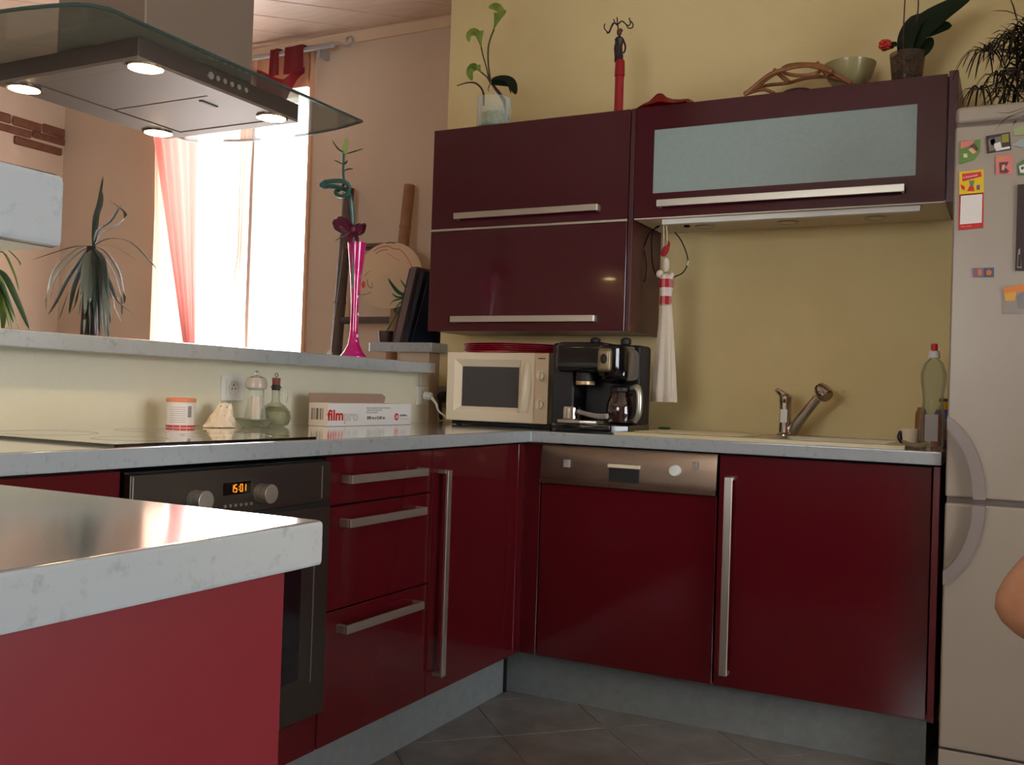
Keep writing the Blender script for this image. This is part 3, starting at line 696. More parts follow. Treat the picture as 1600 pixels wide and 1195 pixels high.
bs = MB().prism([(cx0+.03, cyf+.02), (cx0+.06, cyf-.005), (cx0+.16, cyf-.02), (cx0+.28, cyf-.01), (cx1+.01, cyf+.03), (cx1+.012, cyb-.06), (cx1-.01, cyb), (cx0+.03, cyb)], 'Z', ZT, ZT+.030, bev=.005).build('base', X['blackg'], t)
MB().prism([(cx0+.055, cyf+.012), (cx0+.09, cyf-.008), (cx0+.16, cyf-.016), (cx0+.225, cyf-.008), (cx0+.235, cyf+.15), (cx0+.055, cyf+.15)], 'Z', ZT+.030, ZT+.040, bev=.002).build('drip_tray', X['nickel'], t)
pf = MB().lathe([(.030, 0), (.033, .004), (.033, .040), (.030, .044)], (cx0+.095, cyf+.05, ZT+.040)).build('filter_cup', X['chrome'], t)
MB().tube([(cx0+.125, cyf+.045, ZT+.068), (cx0+.17, cyf+.020, ZT+.062), (cx0+.23, cyf-.005, ZT+.056), (cx0+.27, cyf-.018, ZT+.058)], [.008, .008, .009, .009], n=10).build('filter_handle', X['greyp'], pf)
jx, jy = cx0+.285, cyf+.075
jg = MB().lathe([(.040, 0), (.052, .006), (.058, .04), (.054, .07), (.042, .095), (.040, .105)], (jx, jy, ZT+.032)).build('jug', mat('jug_glass', (50, 30, 24), .05, coat=1), t)
MB().lathe([(.043, .105), (.046, .108), (.046, .120), (.03, .128)], (jx, jy, ZT+.032)).build('jug_lid', X['blackm'], jg)
MB().tube([(jx+.045, jy-.02, ZT+.150), (jx+.075, jy-.035, ZT+.152), (jx+.086, jy-.04, ZT+.12), (jx+.084, jy-.04, ZT+.07), (jx+.066, jy-.032, ZT+.045)], [.009, .012, .012, .012, .010], n=12).build('jug_handle', X['nickel'], jg)
MB().tube([(jx+.045, jy-.028, ZT+.135), (jx+.067, jy-.036, ZT+.13), (jx+.070, jy-.037, ZT+.09), (jx+.056, jy-.03, ZT+.05)], .010, n=10).build('handle_core', X['blackm'], jg)

t.scale = (.89, 1, 1); t.location.x -= .018
# ================================================================== FRIDGE
FYF = -.06
fx0, fx1 = 1.303, 1.903
t = thing('fridge_freezer', 'tall off-white fridge freezer with curved grey handles and magnets', 'fridge', (1.6, .25, 0))
B(fx0+.002, fx1-.002, FYF+.062, YW-.02, .03, 1.80, bev=.004).build('body', X['fridge'], t)
B(fx0, fx1, FYF+.004, YW-.02, 1.806, 1.852, bev=.012, seg=3).build('top', X['fridge'], t)
ud = B(fx0, fx1, FYF, FYF+.06, .793, 1.796, bev=.006, seg=3).build('fridge_door', X['fridge'], t)
ld = B(fx0, fx1, FYF, FYF+.06, .118, .777, bev=.006, seg=3).build('freezer_door', X['fridge'], t)
B(fx0+.004, fx1-.004, FYF+.012, FYF+.07, .777, .793).build('gasket', X['greyd'], t)
B(fx0+.004, fx1-.004, FYF+.012, FYF+.07, 1.796, 1.806).build('gasket', X['greyd'], t)
B(fx0, fx1, FYF+.006, FYF+.07, .03, .112, bev=.003).build('kick_panel', X['fridge'], t)
for fx_ in (fx0+.05, fx1-.05): MB().cyl((fx_, .02, 0), (fx_, .02, .03), .018, n=12).build('foot', X['blackm'], t)
def hand_arc(z_sgn, n=10):
    # arc centred off the left edge at the gap: from the door edge to the gap
    pts = []
    for i in range(n+1):
        a = 1.20*(1-i/n)
        pts.append((fx0-.060+.144*math.cos(a), .785+z_sgn*(.008+.222*math.sin(a))))
    return pts
for sg, dr_ in ((1, ud), (-1, ld)):
    c = hand_arc(sg); mb = MB(); b = bmesh.new(); rows = []
    for i, (x_, z_) in enumerate(c):
        t0 = Vector((c[min(i+1, len(c)-1)][0]-c[max(i-1, 0)][0], 0, c[min(i+1, len(c)-1)][1]-c[max(i-1, 0)][1])).normalized(); n_ = Vector((t0.z, 0, -t0.x))
        ww = .0150
        x2 = max(x_, fx0+.002)
        rows.append([b.verts.new(Vector((x_, y_, z_))+n_*s_*ww) for (s_, y_) in ((-1, FYF-.002), (-1, FYF-.026), (1, FYF-.026), (1, FYF-.002))])
    for a, d_ in zip(rows, rows[1:]):
        for k in range(4): b.faces.new((a[k], a[(k+1) % 4], d_[(k+1) % 4], d_[k]))
    b.faces.new(rows[0]); b.faces.new(list(reversed(rows[-1])))
    r = bmesh.ops.bisect_plane(b, geom=b.verts[:]+b.edges[:]+b.faces[:], plane_co=(fx0+.001, 0, 0), plane_no=(-1, 0, 0), clear_outer=True)
    es = [e for e in r['geom_cut'] if isinstance(e, bmesh.types.BMEdge)]
    if es: bmesh.ops.edgeloop_fill(b, edges=es)
    bmesh.ops.recalc_face_normals(b, faces=b.faces[:]); mb._take(b); mb.build('handle', mat('fridge_handle', (134, 120, 114), .4), dr_)
MG = 'magnets on the fridge door'
def fpl(pts, m, name='magnet', th=.003, off=0):
    P = [at(x, y, 'Y', FYF) for x, y in pts]
    return MB().prism([(p.x, p.z) for p in P], 'Y', FYF-th-off, FYF-.0002-off)
def sub(par, pts, m, off=.0031, name='print'):
    P = [at(x, y, 'Y', FYF) for x, y in pts]
    return MB().prism([(p.x, p.z) for p in P], 'Y', FYF-off-.0004, FYF-off).build(name, m, par)
def C(n, rgb, r=.6): return mat(n, rgb, r)
grn = C('magnet_green', (96, 130, 60)); pnk = C('magnet_pink', (214, 120, 110)); pch = C('magnet_peach', (222, 160, 120)); brn = C('magnet_brown', (90, 66, 54))
o = fpl([(1500, 221), (1532, 218), (1531, 238), (1522, 250), (1499, 257)], 0).build('magnet', grn); tag(o, 'leaf-shaped green and pink picture magnet, top left on the fridge', 'magnet', MG)
sub(o, [(1501, 222), (1524, 219), (1517, 228), (1501, 233)], pnk); sub(o, [(1513, 234), (1520, 231), (1526, 238), (1520, 241)], pch); sub(o, [(1514, 228), (1523, 225), (1529, 233), (1526, 237)], brn); sub(o, [(1505, 241), (1511, 240), (1512, 246), (1506, 247)], C('magnet_cream', (214, 196, 170)))
o = fpl([(1540.5, 213), (1578, 206.5), (1580, 234), (1542, 240)], 0).build('postcard', C('postcard_dark', (58, 48, 46))); tag(o, 'dark framed black-and-white photo card under the grille strip', 'postcard')
sub(o, [(1544, 218), (1564, 213), (1566, 232), (1546, 237)], C('photo_grey', (120, 108, 100))); sub(o, [(1547, 219), (1554, 217), (1556, 226), (1549, 228)], C('photo_light', (184, 168, 152))); sub(o, [(1553, 225), (1563, 222), (1565, 231), (1554, 233)], X['paper'], .0036)
sub(o, [(1565, 211), (1576, 209), (1576.5, 222), (1565.5, 224)], C('card_olive', (140, 130, 50))); sub(o, [(1556, 233), (1578, 229), (1578, 232.5), (1556, 236.5)], X['paper'], .0036)
o = fpl([(1556, 244), (1581, 242.5), (1582, 272), (1556.5, 273)], 0).build('magnet', pnk); tag(o, 'square salmon pink magnet with brown doodle', 'magnet', MG)
sub(o, [(1561, 254), (1576, 253), (1574, 258), (1570, 262), (1577, 267), (1574, 271), (1562, 271)], C('magnet_plum', (104, 62, 76))); sub(o, [(1561, 248), (1568, 246), (1567, 251), (1562, 252)], X['yel']); sub(o, [(1566, 258), (1571, 258), (1569, 266), (1565, 266)], pch, .0036)
o = fpl([(1590, 257), (1599, 250), (1640, 250), (1640, 274), (1591, 274)], 0).build('magnet', C('magnet_panda_green', (80, 110, 60))); tag(o, 'panda face magnet cut by the right picture edge', 'magnet', MG)
sub(o, [(1592, 260), (1600, 257), (1620, 258), (1620, 272), (1594, 270)], X['paper']); sub(o, [(1595, 262), (1599, 260), (1600, 264), (1596, 266)], X['ink'], .0036)
o = fpl([(1583, 202), (1596, 197), (1630, 196), (1630, 207), (1592, 212), (1585, 212)], 0).build('magnet', C('magnet_sage', (150, 160, 110))); tag(o, 'pale green wavy magnet in the top right corner of the fridge', 'magnet', MG)
o = fpl([(1581, 227), (1594, 218), (1630, 216), (1630, 230), (1598, 231)], 0).build('magnet', C('magnet_grey', (150, 160, 156))); tag(o, 'grey-blue wavy magnet below the pale green one', 'magnet', MG)
# notepad
nt_ = thing('notepad', 'magnetic shopping notepad with yellow header and red border', 'notepad', at(1518, 360, 'Y', FYF))
fpl([(1499, 269), (1537, 264.5), (1537, 302), (1499, 306)], 0).build('header', C('note_yellow', (224, 186, 30)), nt_)
fpl([(1499, 304.5), (1537, 301), (1536.5, 356), (1497.5, 360)], 0).build('pad', C('note_red', (190, 44, 36)), nt_)
sub(nt_, [(1501.5, 306.5), (1535, 303.5), (1534, 348), (1500, 351)], X['paper'], name='sheet')
sub(nt_, [(1503.5, 272), (1533, 268.5), (1534, 276), (1504, 284)], X['rline'], name='banner'); sub(nt_, [(1501, 288), (1508, 292), (1507, 298), (1502, 295)], X['rline'], name='doodle'); sub(nt_, [(1514, 283), (1523, 282), (1521, 291), (1516, 291)], C('doodle_green', (90, 130, 90)), name='doodle')
sub(nt_, [(1515, 291), (1521, 291), (1523, 299), (1511, 299)], X['rline'], name='doodle'); sub(nt_, [(1526, 290), (1531, 289), (1531, 297), (1526, 297)], C('doodle_purple', (110, 80, 110)), name='doodle')
p = at(1505, 281, 'Y', FYF); text("L'essentiel", .0085, (p.x, FYF-.0036, p.z+.003), (1, 0, .12), (0, 0, 1), X['white2'], nt_)
p = at(1500, 357, 'Y', FYF); text('MA LISTE', .0065, (p.x+.002, FYF-.0032, p.z+.002), (1, 0, .02), (0, 0, 1), C('note_pink', (226, 150, 140)), nt_)
o = fpl([(1520, 419), (1553.5, 418), (1553.5, 433), (1520.5, 433.5)], 0).build('magnet', C('magnet_mauve', (140, 100, 120))); tag(o, 'small two-square magnet, mauve and blue, halfway down the fridge', 'magnet', MG)
sub(o, [(1537, 419), (1553, 418.5), (1553, 432.5), (1537, 433)], C('magnet_blue', (70, 90, 110))); sub(o, [(1541, 424), (1546, 421), (1550, 425), (1548, 430), (1542, 430)], C('magnet_orange', (210, 110, 50)), .0036); sub(o, [(1528, 421), (1534, 421), (1534, 430), (1528, 430)], C('magnet_ochre', (190, 130, 70)))
o = fpl([(1590, 289), (1655, 285), (1655, 424), (1586, 423)], 0, th=.006).build('chalkboard', C('chalkboard', (56, 40, 38))); tag(o, 'dark brown chalkboard with a drawn bottle at the right picture edge', 'chalkboard')
sub(o, [(1591, 391), (1594, 388), (1594, 397), (1596.5, 419), (1589, 419), (1590.5, 397)], C('chalk', (150, 140, 134)), .0061); sub(o, [(1591.5, 398), (1594.2, 398), (1595.5, 417), (1590, 417)], C('chalkboard2', (56, 40, 38)), .0064)
for k in range(9): sub(o, [(1603, 300+k*10), (1640, 299+k*10), (1640, 300.5+k*10), (1603, 301.5+k*10)], C('chalk_red', (110, 60, 50)), .0061, 'line')
o = fpl([(1567.5, 449), (1572, 446), (1655, 442), (1655, 490), (1568, 490)], 0).build('child_drawing', C('drawing_paper', (150, 140, 130))); tag(o, 'orange and grey childlike drawing below the chalkboard', 'drawing')
sub(o, [(1567.5, 450), (1600, 444), (1655, 442), (1655, 453), (1568, 457)], C('draw_orange', (220, 126, 60))); sub(o, [(1569, 458), (1588, 456), (1586, 470), (1571, 470)], C('draw_yellow', (220, 160, 70))); sub(o, [(1588, 462), (1600, 456), (1650, 458), (1650, 484), (1590, 482)], C('draw_grey', (128, 124, 122)))

# plant on the fridge: dried papyrus-like tufts
t = thing('dried_papyrus', 'dark dried umbrella plant spilling over the top of the fridge', 'plant', (1.62, .15, 1.852))
MB().lathe([(.07, 0), (.09, .01), (.10, .13), (.092, .13), (.08, .02)], (1.68, .2, 1.852)).build('pot', X['blackm'], t)
MB().lathe([(0, .12), (.088, .12)], (1.68, .2, 1.852), cap=False).build('soil', X['dry'], t)
rnd = random.Random(3)
def tuft(c, n, L, droop, dirs=None):
    mb = MB()
    for k in range(n):
        a = 2*PI*k/n+rnd.uniform(-.2, .2); l = L*rnd.uniform(.7, 1.15)
        d = Vector((math.cos(a), math.sin(a), 0))
        mb.leaf([c, c+d*l*.5+Vector((0, 0, .1*l)), c+d*l*.85+Vector((0, 0, -droop*l*.5)), c+d*l+Vector((0, 0, -droop*l))], .006, n=6)
    return mb
for (px, py, yy, n, L) in ((1540, 80, .12, 18, .085), (1578, 62, .14, 16, .08), (1592, 52, .12, 16, .08), (1560, 118, .08, 14, .07), (1530, 140, .1, 14, .07), (1597, 110, .14, 24, .10), (1588, 140, .12, 22, .1), (1610, 80, .18, 22, .1), (1603, 45, .15, 14, .09)):
    c = at(px, py, 'Y', yy); s0 = Vector((1.68, .2, 1.97))
    st = MB().tube([s0, s0.lerp(c, .5)+Vector((0, 0, .04)), c], .002, n=5).build('stalk', X['dry'], t)
    tuft(c, n, L, .75).build('tuft', X['dry'], st)
mb = MB()
for k in range(420):                 # the dense heart of the plant
    c = Vector((1.50+rnd.gauss(0, .04), .17+rnd.gauss(0, .04), 1.90+rnd.uniform(-.02, .24)))
    d = Vector((rnd.uniform(-1, 1), rnd.uniform(-1, .6), rnd.uniform(-.6, .3))).normalized()*rnd.uniform(.05, .11)
    mb.leaf([c, c+d*.5+Vector((0, 0, .01)), c+d], .007, n=4)
o = mb.build('foliage', X['dry'], t); o['kind'] = 'stuff'
mb = MB()
for pts in ([(1600, 168), (1575, 176), (1555, 175)], [(1600, 172), (1570, 186), (1553, 206)], [(1596, 176), (1574, 184), (1560, 198)], [(1600, 180), (1585, 192), (1580, 200)]):
    P = [at(x, y, 'Y', FYF-.02) for x, y in pts]; mb.leaf([Vector((1.6, .05, 1.90))]+P, .006, n=10)
mb.build('hanging_leaf', mat('straw_leaf', (110, 88, 50), .7), t)

# ================================================================== ON TOP OF THE WALL CABINETS
ZS = 2.0490
# vase with calla lilies
YV = .33
def av(x, y): return at(x, y, 'Y', YV)
vb = at(770, 191, 'Y', YV)
t = thing('calla_vase', 'clear glass vase with three green calla lilies on the left cabinet', 'vase', (vb.x, YV, ZS))
vr = (at(795, 190, 'Y', YV).x-at(748, 190, 'Y', YV).x)/2
vc = (at(795, 190, 'Y', YV).x+at(748, 190, 'Y', YV).x)/2
ORG[t] = Vector((vc, YV, ZS)); t.location = ORG[t]
MB().lathe([(0, .001), (vr, .001), (vr, .115), (vr-.003, .115), (vr-.003, .006), (0, .006)], (vc, YV, ZS), n=32).build('glass', X['clear'], t)
mb = MB()
for k in range(150):
    a = rnd.uniform(0, 2*PI); r_ = (vr-.012)*math.sqrt(rnd.random()); mb.ball((vc+r_*math.cos(a), YV+r_*math.sin(a), ZS+.012+rnd.random()*.052), .007, n=1)
o = mb.build('moss_pebbles', mat('moss', (176, 180, 130), .6, noise=(60, (130, 150, 80), .35, .65)), t); o['kind'] = 'stuff'
def stem(pts, r, m=X['stem'], name='stem'): return MB().tube([av(*p) for p in pts], r, n=8).build(name, m, t)
stem([(792, 188), (790, 165), (783, 150), (774, 138), (768, 130)], [.007, .008, .007, .006, .004], X['trunk'])
s1 = stem([(767, 128), (763, 100), (763, 75), (767, 58), (772, 46)], .0035)
s2 = stem([(765, 128), (760, 105), (755, 88), (752, 74)], .003)
s3 = stem([(766, 130), (762, 122), (757, 117), (752, 113)], .003)
s4 = stem([(755, 165), (756, 150), (752, 138), (743, 130), (731, 129), (714, 134)], [.004, .0045, .004, .0035, .003, .002], X['trunk'])
def calla(par, base, mouth, w_, lip, lw):
    b0, mo = av(*base), av(*mouth); ax = mo-b0; n = 18; rows = []
    mb = MB(); b = bmesh.new()
    for i in range(9):
        s_ = i/8; c = b0+ax*s_; r_ = .003+w_*(s_**1.5)
        rows.append([b.verts.new(c+Vector((math.cos(2*PI*k/n)*r_, math.sin(2*PI*k/n)*r_*.7, .25*r_*math.cos(4*PI*k/n)))) for k in range(n)])
    for a_, c_ in zip(rows, rows[1:]):
        for k in range(n): b.faces.new((a_[k], a_[(k+1) % n], c_[(k+1) % n], c_[k]))
    bmesh.ops.solidify(b, geom=b.faces[:], thickness=.001); mb._take(b)
    d_ = (av(*lip[-1])-av(*lip[0])).normalized(); sd = Vector((-d_.z, .15, d_.x))
    mb.leaf([av(*p) for p in lip], lw, side=sd, n=12, fold=.05)
    fl_ = mb.build('flower', X['lime'], par)
    MB().tube([b0+ax*.3, b0+ax*.95], .003, n=6, smooth=1).build('spadix', X['yel'], fl_)
calla(s1, (771, 47), (781, 20), .023, [(786, 22), (780, 13), (772, 10), (763, 12)], .034)
calla(s2, (752, 74), (747, 51), .020, [(749, 52), (741, 50), (733, 54), (733, 66)], .034)
calla(s3, (752, 114), (743, 104), .018, [(746, 104), (738, 106), (734, 114), (738, 126)], .038)
mb = MB().leaf([av(768, 128), av(785, 127), av(800, 131), av(806, 148)], .05, side=(.2, .2, 1), n=12)
mb.leaf([av(768, 126), av(780, 126), av(792, 130), av(798, 146)], .035, side=(0, 1, .4), n=12); mb.build('leaf', X['greend'], s1)
MB().leaf([av(766, 130), av(763, 137), av(764, 144)], .008).build('leaf', X['greend'], s3)
# figurine jewellery stand
YF = .34
def af(x, y): return at(x, y, 'Y', YF)
c0 = af(966, 172); t = thing('jewellery_figurine', 'slim dark figurine in a red skirt with hooked jewellery branches on top', 'figurine', (c0.x, YF, ZS))
def X_(x, y=100): return af(x, y).x
zz = lambda y: af(966, y).z
lx = (at(967, 173, 'Y', YF).x)
prof = [(.0165, ZS), (.0165, zz(120)), (.0190, zz(119)), (.0175, zz(100)), (.0165, zz(95))]
MB().lathe([(r_, z_-ZS) for r_, z_ in prof], (c0.x+.001, YF, ZS), n=20).build('skirt', mat('figurine_red', (150, 20, 28), .4), t)
dk = mat('figurine_dark', (44, 28, 26), .4); cxm = af(967.5, 70).x
MB().lathe([(.0165, 0), (.016, zz(88)-zz(96)), (.013, zz(80)-zz(96)), (.0115, zz(74)-zz(96)), (.015, zz(66)-zz(96)), (.0175, zz(62)-zz(96)), (.012, zz(59)-zz(96)), (.0045, zz(57)-zz(96)), (.004, zz(55)-zz(96))], (cxm, YF, zz(96)), n=20).build('torso', dk, t)
for s_, pts in ((1, [(974, 63), (977, 72), (976, 80), (972, 84)]), (-1, [(963, 64), (961, 74), (961, 82), (962, 92)])):
    MB().tube([af(*p) for p in pts], .0035, n=8).build('arm', dk, t)
hp = af(967.5, 51); MB().ball(hp, .0095, (.95, 1, 1.15)).ball(hp+Vector((.002, 0, .007)), .010, (1.1, 1, .8)).build('head', mat('figurine_brown', (96, 52, 40), .4), t)
mb = MB()
for pts in ([(966, 45), (965, 36), (964, 27)], [(965, 38), (960, 36), (955, 44), (952, 51), (947, 48), (944, 43), (945, 37)], [(965, 38), (958, 36), (953, 47), (950, 52), (948, 50)], [(966, 38), (972, 33), (978, 38), (982, 44), (988, 43), (989, 38), (986, 33)], [(966, 38), (971, 33), (977, 37), (982, 40), (985, 36), (983, 28)], [(965, 40), (961, 36), (959, 30)]):
    mb.tube([af(*p) for p in pts], .0022, n=6)
mb.build('branches', dk, t)
# red bag
a, b2 = at(998, 168, 'Y', .33), at(1098, 157, 'Y', .33)
def bagf(u, v):
    x = a.x+(b2.x-a.x)*u; y = .29+.14*v
    prof_ = [(0, .25), (.12, .7), (.28, 1.05), (.37, 1.1), (.5, .72), (.65, .55), (.8, .58), (.82, .2), (.92, .12), (1, .02)]
    for (u0, h0), (u1, h1) in zip(prof_, prof_[1:]):
        if u <= u1: h = h0+(h1-h0)*(u-u0)/(u1-u0); break
    return Vector((x, y, ZS+.001+.060*h*math.sin(PI*min(.97, max(.03, v)))**.5*(1+.1*math.sin(17*u+9*v))))
o = MB().grid(bagf, 40, 12, th=-.001).build('red_bag', X['redbag']); tag(o, 'crumpled red plastic bag lying on the cabinets beside the figurine', 'bag')
# rattan trivet / basket with pieces
YR = .36
def ar(x, y): return at(x, y, 'Y', YR)
c0 = ar(1225, 142); t = thing('rattan_basket', 'arched rattan basket with loop on top of the glazed cabinet', 'basket', (c0.x, YR, ZS))
def rod(pts, r, nm='cane'):
    P = []
    for p in pts: q = at(p[0], p[1], 'Y', p[2] if len(p) > 2 else YR); q.z = max(q.z, ZS+r); P.append(q)
    MB().tube(P, r, n=10).build(nm, X['ratt'], t)
rod([(1163, 146), (1180, 138), (1197, 124), (1216, 112), (1240, 103), (1262, 101), (1285, 104), (1305, 116), (1330, 130)], .0075)
rod([(1163, 148, .30), (1182, 132, .31), (1205, 115, .31), (1235, 106, .32), (1265, 103, .32), (1300, 112, .32)], .0065)
rod([(1165, 147, .40), (1195, 134, .40), (1230, 130, .42), (1260, 122, .40), (1290, 120, .4), (1325, 128, .4)], .006)
rod([(1163, 148), (1180, 142), (1195, 140), (1210, 146)], .006)
rod([(1209, 109), (1220, 118), (1232, 128)], .0075, 'strut')
lp_ = []
for k in range(15):
    a_ = 2*PI*k/14; lp_.append((1252+30*math.cos(a_), 109+9*math.sin(a_), YR+.045*math.sin(a_+PI)))
rod(lp_, .006, 'loop')
rod([(1276, 98), (1284, 108), (1295, 118)], .0075, 'strut')
# dark stone and bowl
ps = ar(1248, 134)
o = MB().ball((ps.x, YR-.02, ZS+.014), .045, (1.1, .7, .33)).build('dark_stone', mat('dark_stone', (52, 36, 34), .3)); tag(o, 'flat dark polished stone under the rattan basket', 'stone')
pb = at(1326, 120, 'Y', .44)
t = thing('glass_bowl', 'pale green glass bowl on a wooden foot beside the rattan basket', 'bowl', (pb.x, .46, ZS))
MB().lathe([(.045, 0), (.05, .004), (.05, .030), (.045, .040)], (pb.x-.002, .46, ZS), n=32).build('foot', X['wood'], t)
MB().lathe([(.025, .040), (.048, .050), (.070, .078), (.082, .118), (.084, .126), (.081, .126), (.068, .082), (.04, .055), (.0, .048)], (pb.x, .46, ZS), n=40).build('bowl', mat('bowl_glass', (176, 166, 116), .2, trans=.2), t)
# orchid
YO = .36
def ao(x, y): return at(x, y, 'Y', YO)
pc = ao(1417, 122); t = thing('potted_orchid', 'leafy orchid without blooms in a glass pot on the glazed cabinet', 'plant', (pc.x, YO, ZS))
pr_ = (ao(1447, 90).x-ao(1390, 90).x)/2
MB().lathe([(0, .001), (.050, .001), (.052, .010), (.042, .016), (pr_*.86, .03), (pr_, .105), (pr_-.003, .105), (pr_*.8, .03), (0, .02)], (pc.x, YO, ZS), n=32).build('pot', mat_mix('orchid_pot', (140, 120, 100), .8, .05, tint=(225, 215, 200)), t)
mb = MB()
for k in range(120):
    a_ = rnd.uniform(0, 2*PI); z_ = rnd.random(); r_ = (pr_*.80)*math.sqrt(rnd.random())*(.85+.15*z_); mb.ball((pc.x+r_*math.cos(a_), YO+r_*math.sin(a_), ZS+.028+z_*.066), .010, n=1)
o = mb.build('bark', mat('bark', (62, 40, 28), .8), t); o['kind'] = 'stuff'
def ol(pts, w_, sd=(-.6, .25, .8)): MB().leaf([at(*p[:2], 'Y', p[2] if len(p) > 2 else YO) for p in pts], w_, side=sd, n=14, fold=.1).build('leaf', X['greend'], t)
ol([(1420, 85), (1435, 50), (1470, 22), (1520, -8)], .095)
ol([(1418, 90), (1430, 55), (1460, 45), (1488, 40)], .075)
ol([(1415, 92), (1418, 60), (1432, 34), (1450, 30)], .07)
ol([(1425, 90), (1440, 80), (1450, 68), (1452, 58)], .06)
ol([(1412, 84), (1400, 70), (1390, 72), (1378, 80)], .03)
for pts in ([(1411, 84), (1412, 40), (1414, 0), (1417, -30)], [(1426, 80), (1434, 20), (1435, -5), (1436, -30)]): MB().tube([ao(*p) for p in pts], .0022, n=6).build('flower_spike', mat('spike', (70, 28, 22), .6), t)
mb = MB(); fc = ao(1383, 70)
for k in range(40):
    a_ = rnd.uniform(0, 2*PI); e_ = rnd.uniform(-1.3, 1.3); d = Vector((math.cos(a_)*math.cos(e_), math.sin(a_)*math.cos(e_), math.sin(e_)))
    mb.ball(fc+d*.013, .009, (1, 1, .7), n=1)
mb.build('red_flower', mat('red_flower', (200, 52, 34), .6), t)

# ================================================================== HANGING TOWEL DOLL AND CABLE
YD = .325
def ad(x, y, yy=YD): return at(x, y, 'Y', yy)
t = thing('towel_doll', 'hanging kitchen doll with red checked top and long white towel skirt', 'towel', ad(1038, 628))
MB().tube([ad(1037, 352), ad(1037, 384)], .0018, n=6, smooth=1).tube([ad(1041.5, 352), ad(1043, 380)], .0018, n=6, smooth=1).build('hanging_cord', X['cream'], t)
pcap = ad(1039, 392); MB().ball(pcap, .016, (.8, .8, 1.35), rot=Matrix.Rotation(.5, 3, 'Y')).tube([ad(1044, 386), ad(1045, 380), ad(1044, 376)], [.006, .004, .001]).build('hat', X['cred'], t)
MB().lathe([(.006, 0), (.012, .012), (.0125, .03), (.011, .04), (.004, .048)], ad(1040, 424), n=20).build('head', X['soft'], t)
MB().ball(ad(1031, 428), .013, (1, .9, 1.1)).ball(ad(1050, 430), .008, (1, .9, 1.3)).build('shoulder', X['soft'], t)
MB().lathe([(.021, 0), (.020, .03), (.023, .055), (.026, .085), (.018, .105), (.007, .112)], ad(1040, 477), n=24).build('checked_top', X['ging'], t)
def towf(u, v):
    z0, z1 = ad(1040, 628).z, ad(1040, 474).z
    z = z0+(z1-z0)*v; wdt = .041+(.020-.041)*v**1.2; cxx = ad(1037, 628).x+(ad(1041, 478).x-ad(1037, 628).x)*v
    a_ = 2*PI*u; r_ = wdt*(1+.17*math.sin(a_*6+1.0)*(1.1-v)); return Vector((cxx+math.cos(a_)*r_, YD+math.sin(a_)*r_*.55, z))
MB().grid(towf, 72, 14).build('towel', X['soft'], t)
mb = MB()
for pts in ([(1036, 352), (1028, 353), (1019, 364), (1018, 390), (1020, 415), (1027, 432), (1040, 438), (1055, 432), (1068, 425), (1075, 408), (1070, 388), (1062, 372), (1054, 363)],
            [(1030, 354), (1016, 362), (1009, 378), (1002, 400), (994, 425), (1000, 436), (1008, 438), (1010, 410), (1004, 380), (1000, 366)]):
    mb.tube([at(x, y, 'Y', .40 if x < 1030 else .42) for x, y in pts], .0024, n=6)
tag(mb.build('black_cable', X['blackg']), 'thin black cable looping behind the hanging towel doll', 'cable')

# ================================================================== SOCKETS ON THE HALF WALL
def socket(y0, y1, z0, z1, label):
    t = thing('wall_socket', label, 'socket', (-.58, (y0+y1)/2, z0)); yc, zc = (y0+y1)/2, (z0+z1)/2
    B(-.580, -.570, y0, y1, z0, z1, bev=.002).build('plate', X['white'], t)
    B(-.570, -.5685, y0+.012, y1-.012, z0+.012, z1-.012).build('insert', X['white'], t)
    MB().lathe([(.021, 0), (.021, .0012), (.019, .0012), (.019, .0002)], (-.5685, yc, zc), axis=(1, 0, 0), cap=False).build('well_ring', X['cream'], t)
    MB().cyl((-.5686, yc, zc), (-.5680, yc, zc), .019).build('well', X['white'], t)
    for dy, dz in ((-.007, -.002), (.007, -.002), (0, .009)): MB().cyl((-.568, yc+dy, zc+dz), (-.5674, yc+dy, zc+dz), .0024, n=10).build('hole', X['ink'], t)
    return t
socket(-.830, -.745, .985, 1.06, 'white square wall socket above the pepper mill')
socket(.205, .275, .978, 1.050, 'white wall socket at the end of the half wall, white plug in it')
tag(B(-.580, -.568, .222, .262, 1.051, 1.099, bev=.002).build('cable_trunking', X['white']), 'short white cable trunking between the ledge and the socket', 'trunking')
t = thing('white_plug', 'white power plug with cable running behind the microwave', 'plug', (-.565, .25, 1.0))
MB().cyl((-.566, .248, 1.014), (-.535, .248, 1.012), .018, .014, bev=.003).build('plug_head', X['white'], t)
MB().tube([(-.54, .25, 1.01), (-.515, .25, .985), (-.50, .25, .955), (-.46, .27, .928), (-.42, .30, .918)], [.007, .005, .004, .004, .004]).build('cord', X['white'], t)
t = thing('back_wall_socket', 'grey wall plate in shade behind the microwave', 'socket', (-.66, YW, .95))
p = at(692, 620, 'Y', YW-.01); B(p.x-.045, p.x+.045, YW-.010, YW, p.z-.045, p.z+.045, bev=.002).build('plate', X['greyp'], t)
t = thing('black_plug', 'black power plug with cable on the shaded plate left of the microwave', 'plug', (p.x, YW-.03, .99))
MB().lathe([(.022, 0), (.024, .004), (.020, .03), (.010, .036)], (p.x+.01, YW-.010, p.z), axis=(0, -1, 0)).build('plug_head', X['blackm'], t)
MB().tube([(p.x+.01, YW-.045, p.z), (p.x+.012, YW-.05, p.z-.04), (p.x+.02, YW-.05, .915)], .008, n=8).build('cord', X['blackm'], t)

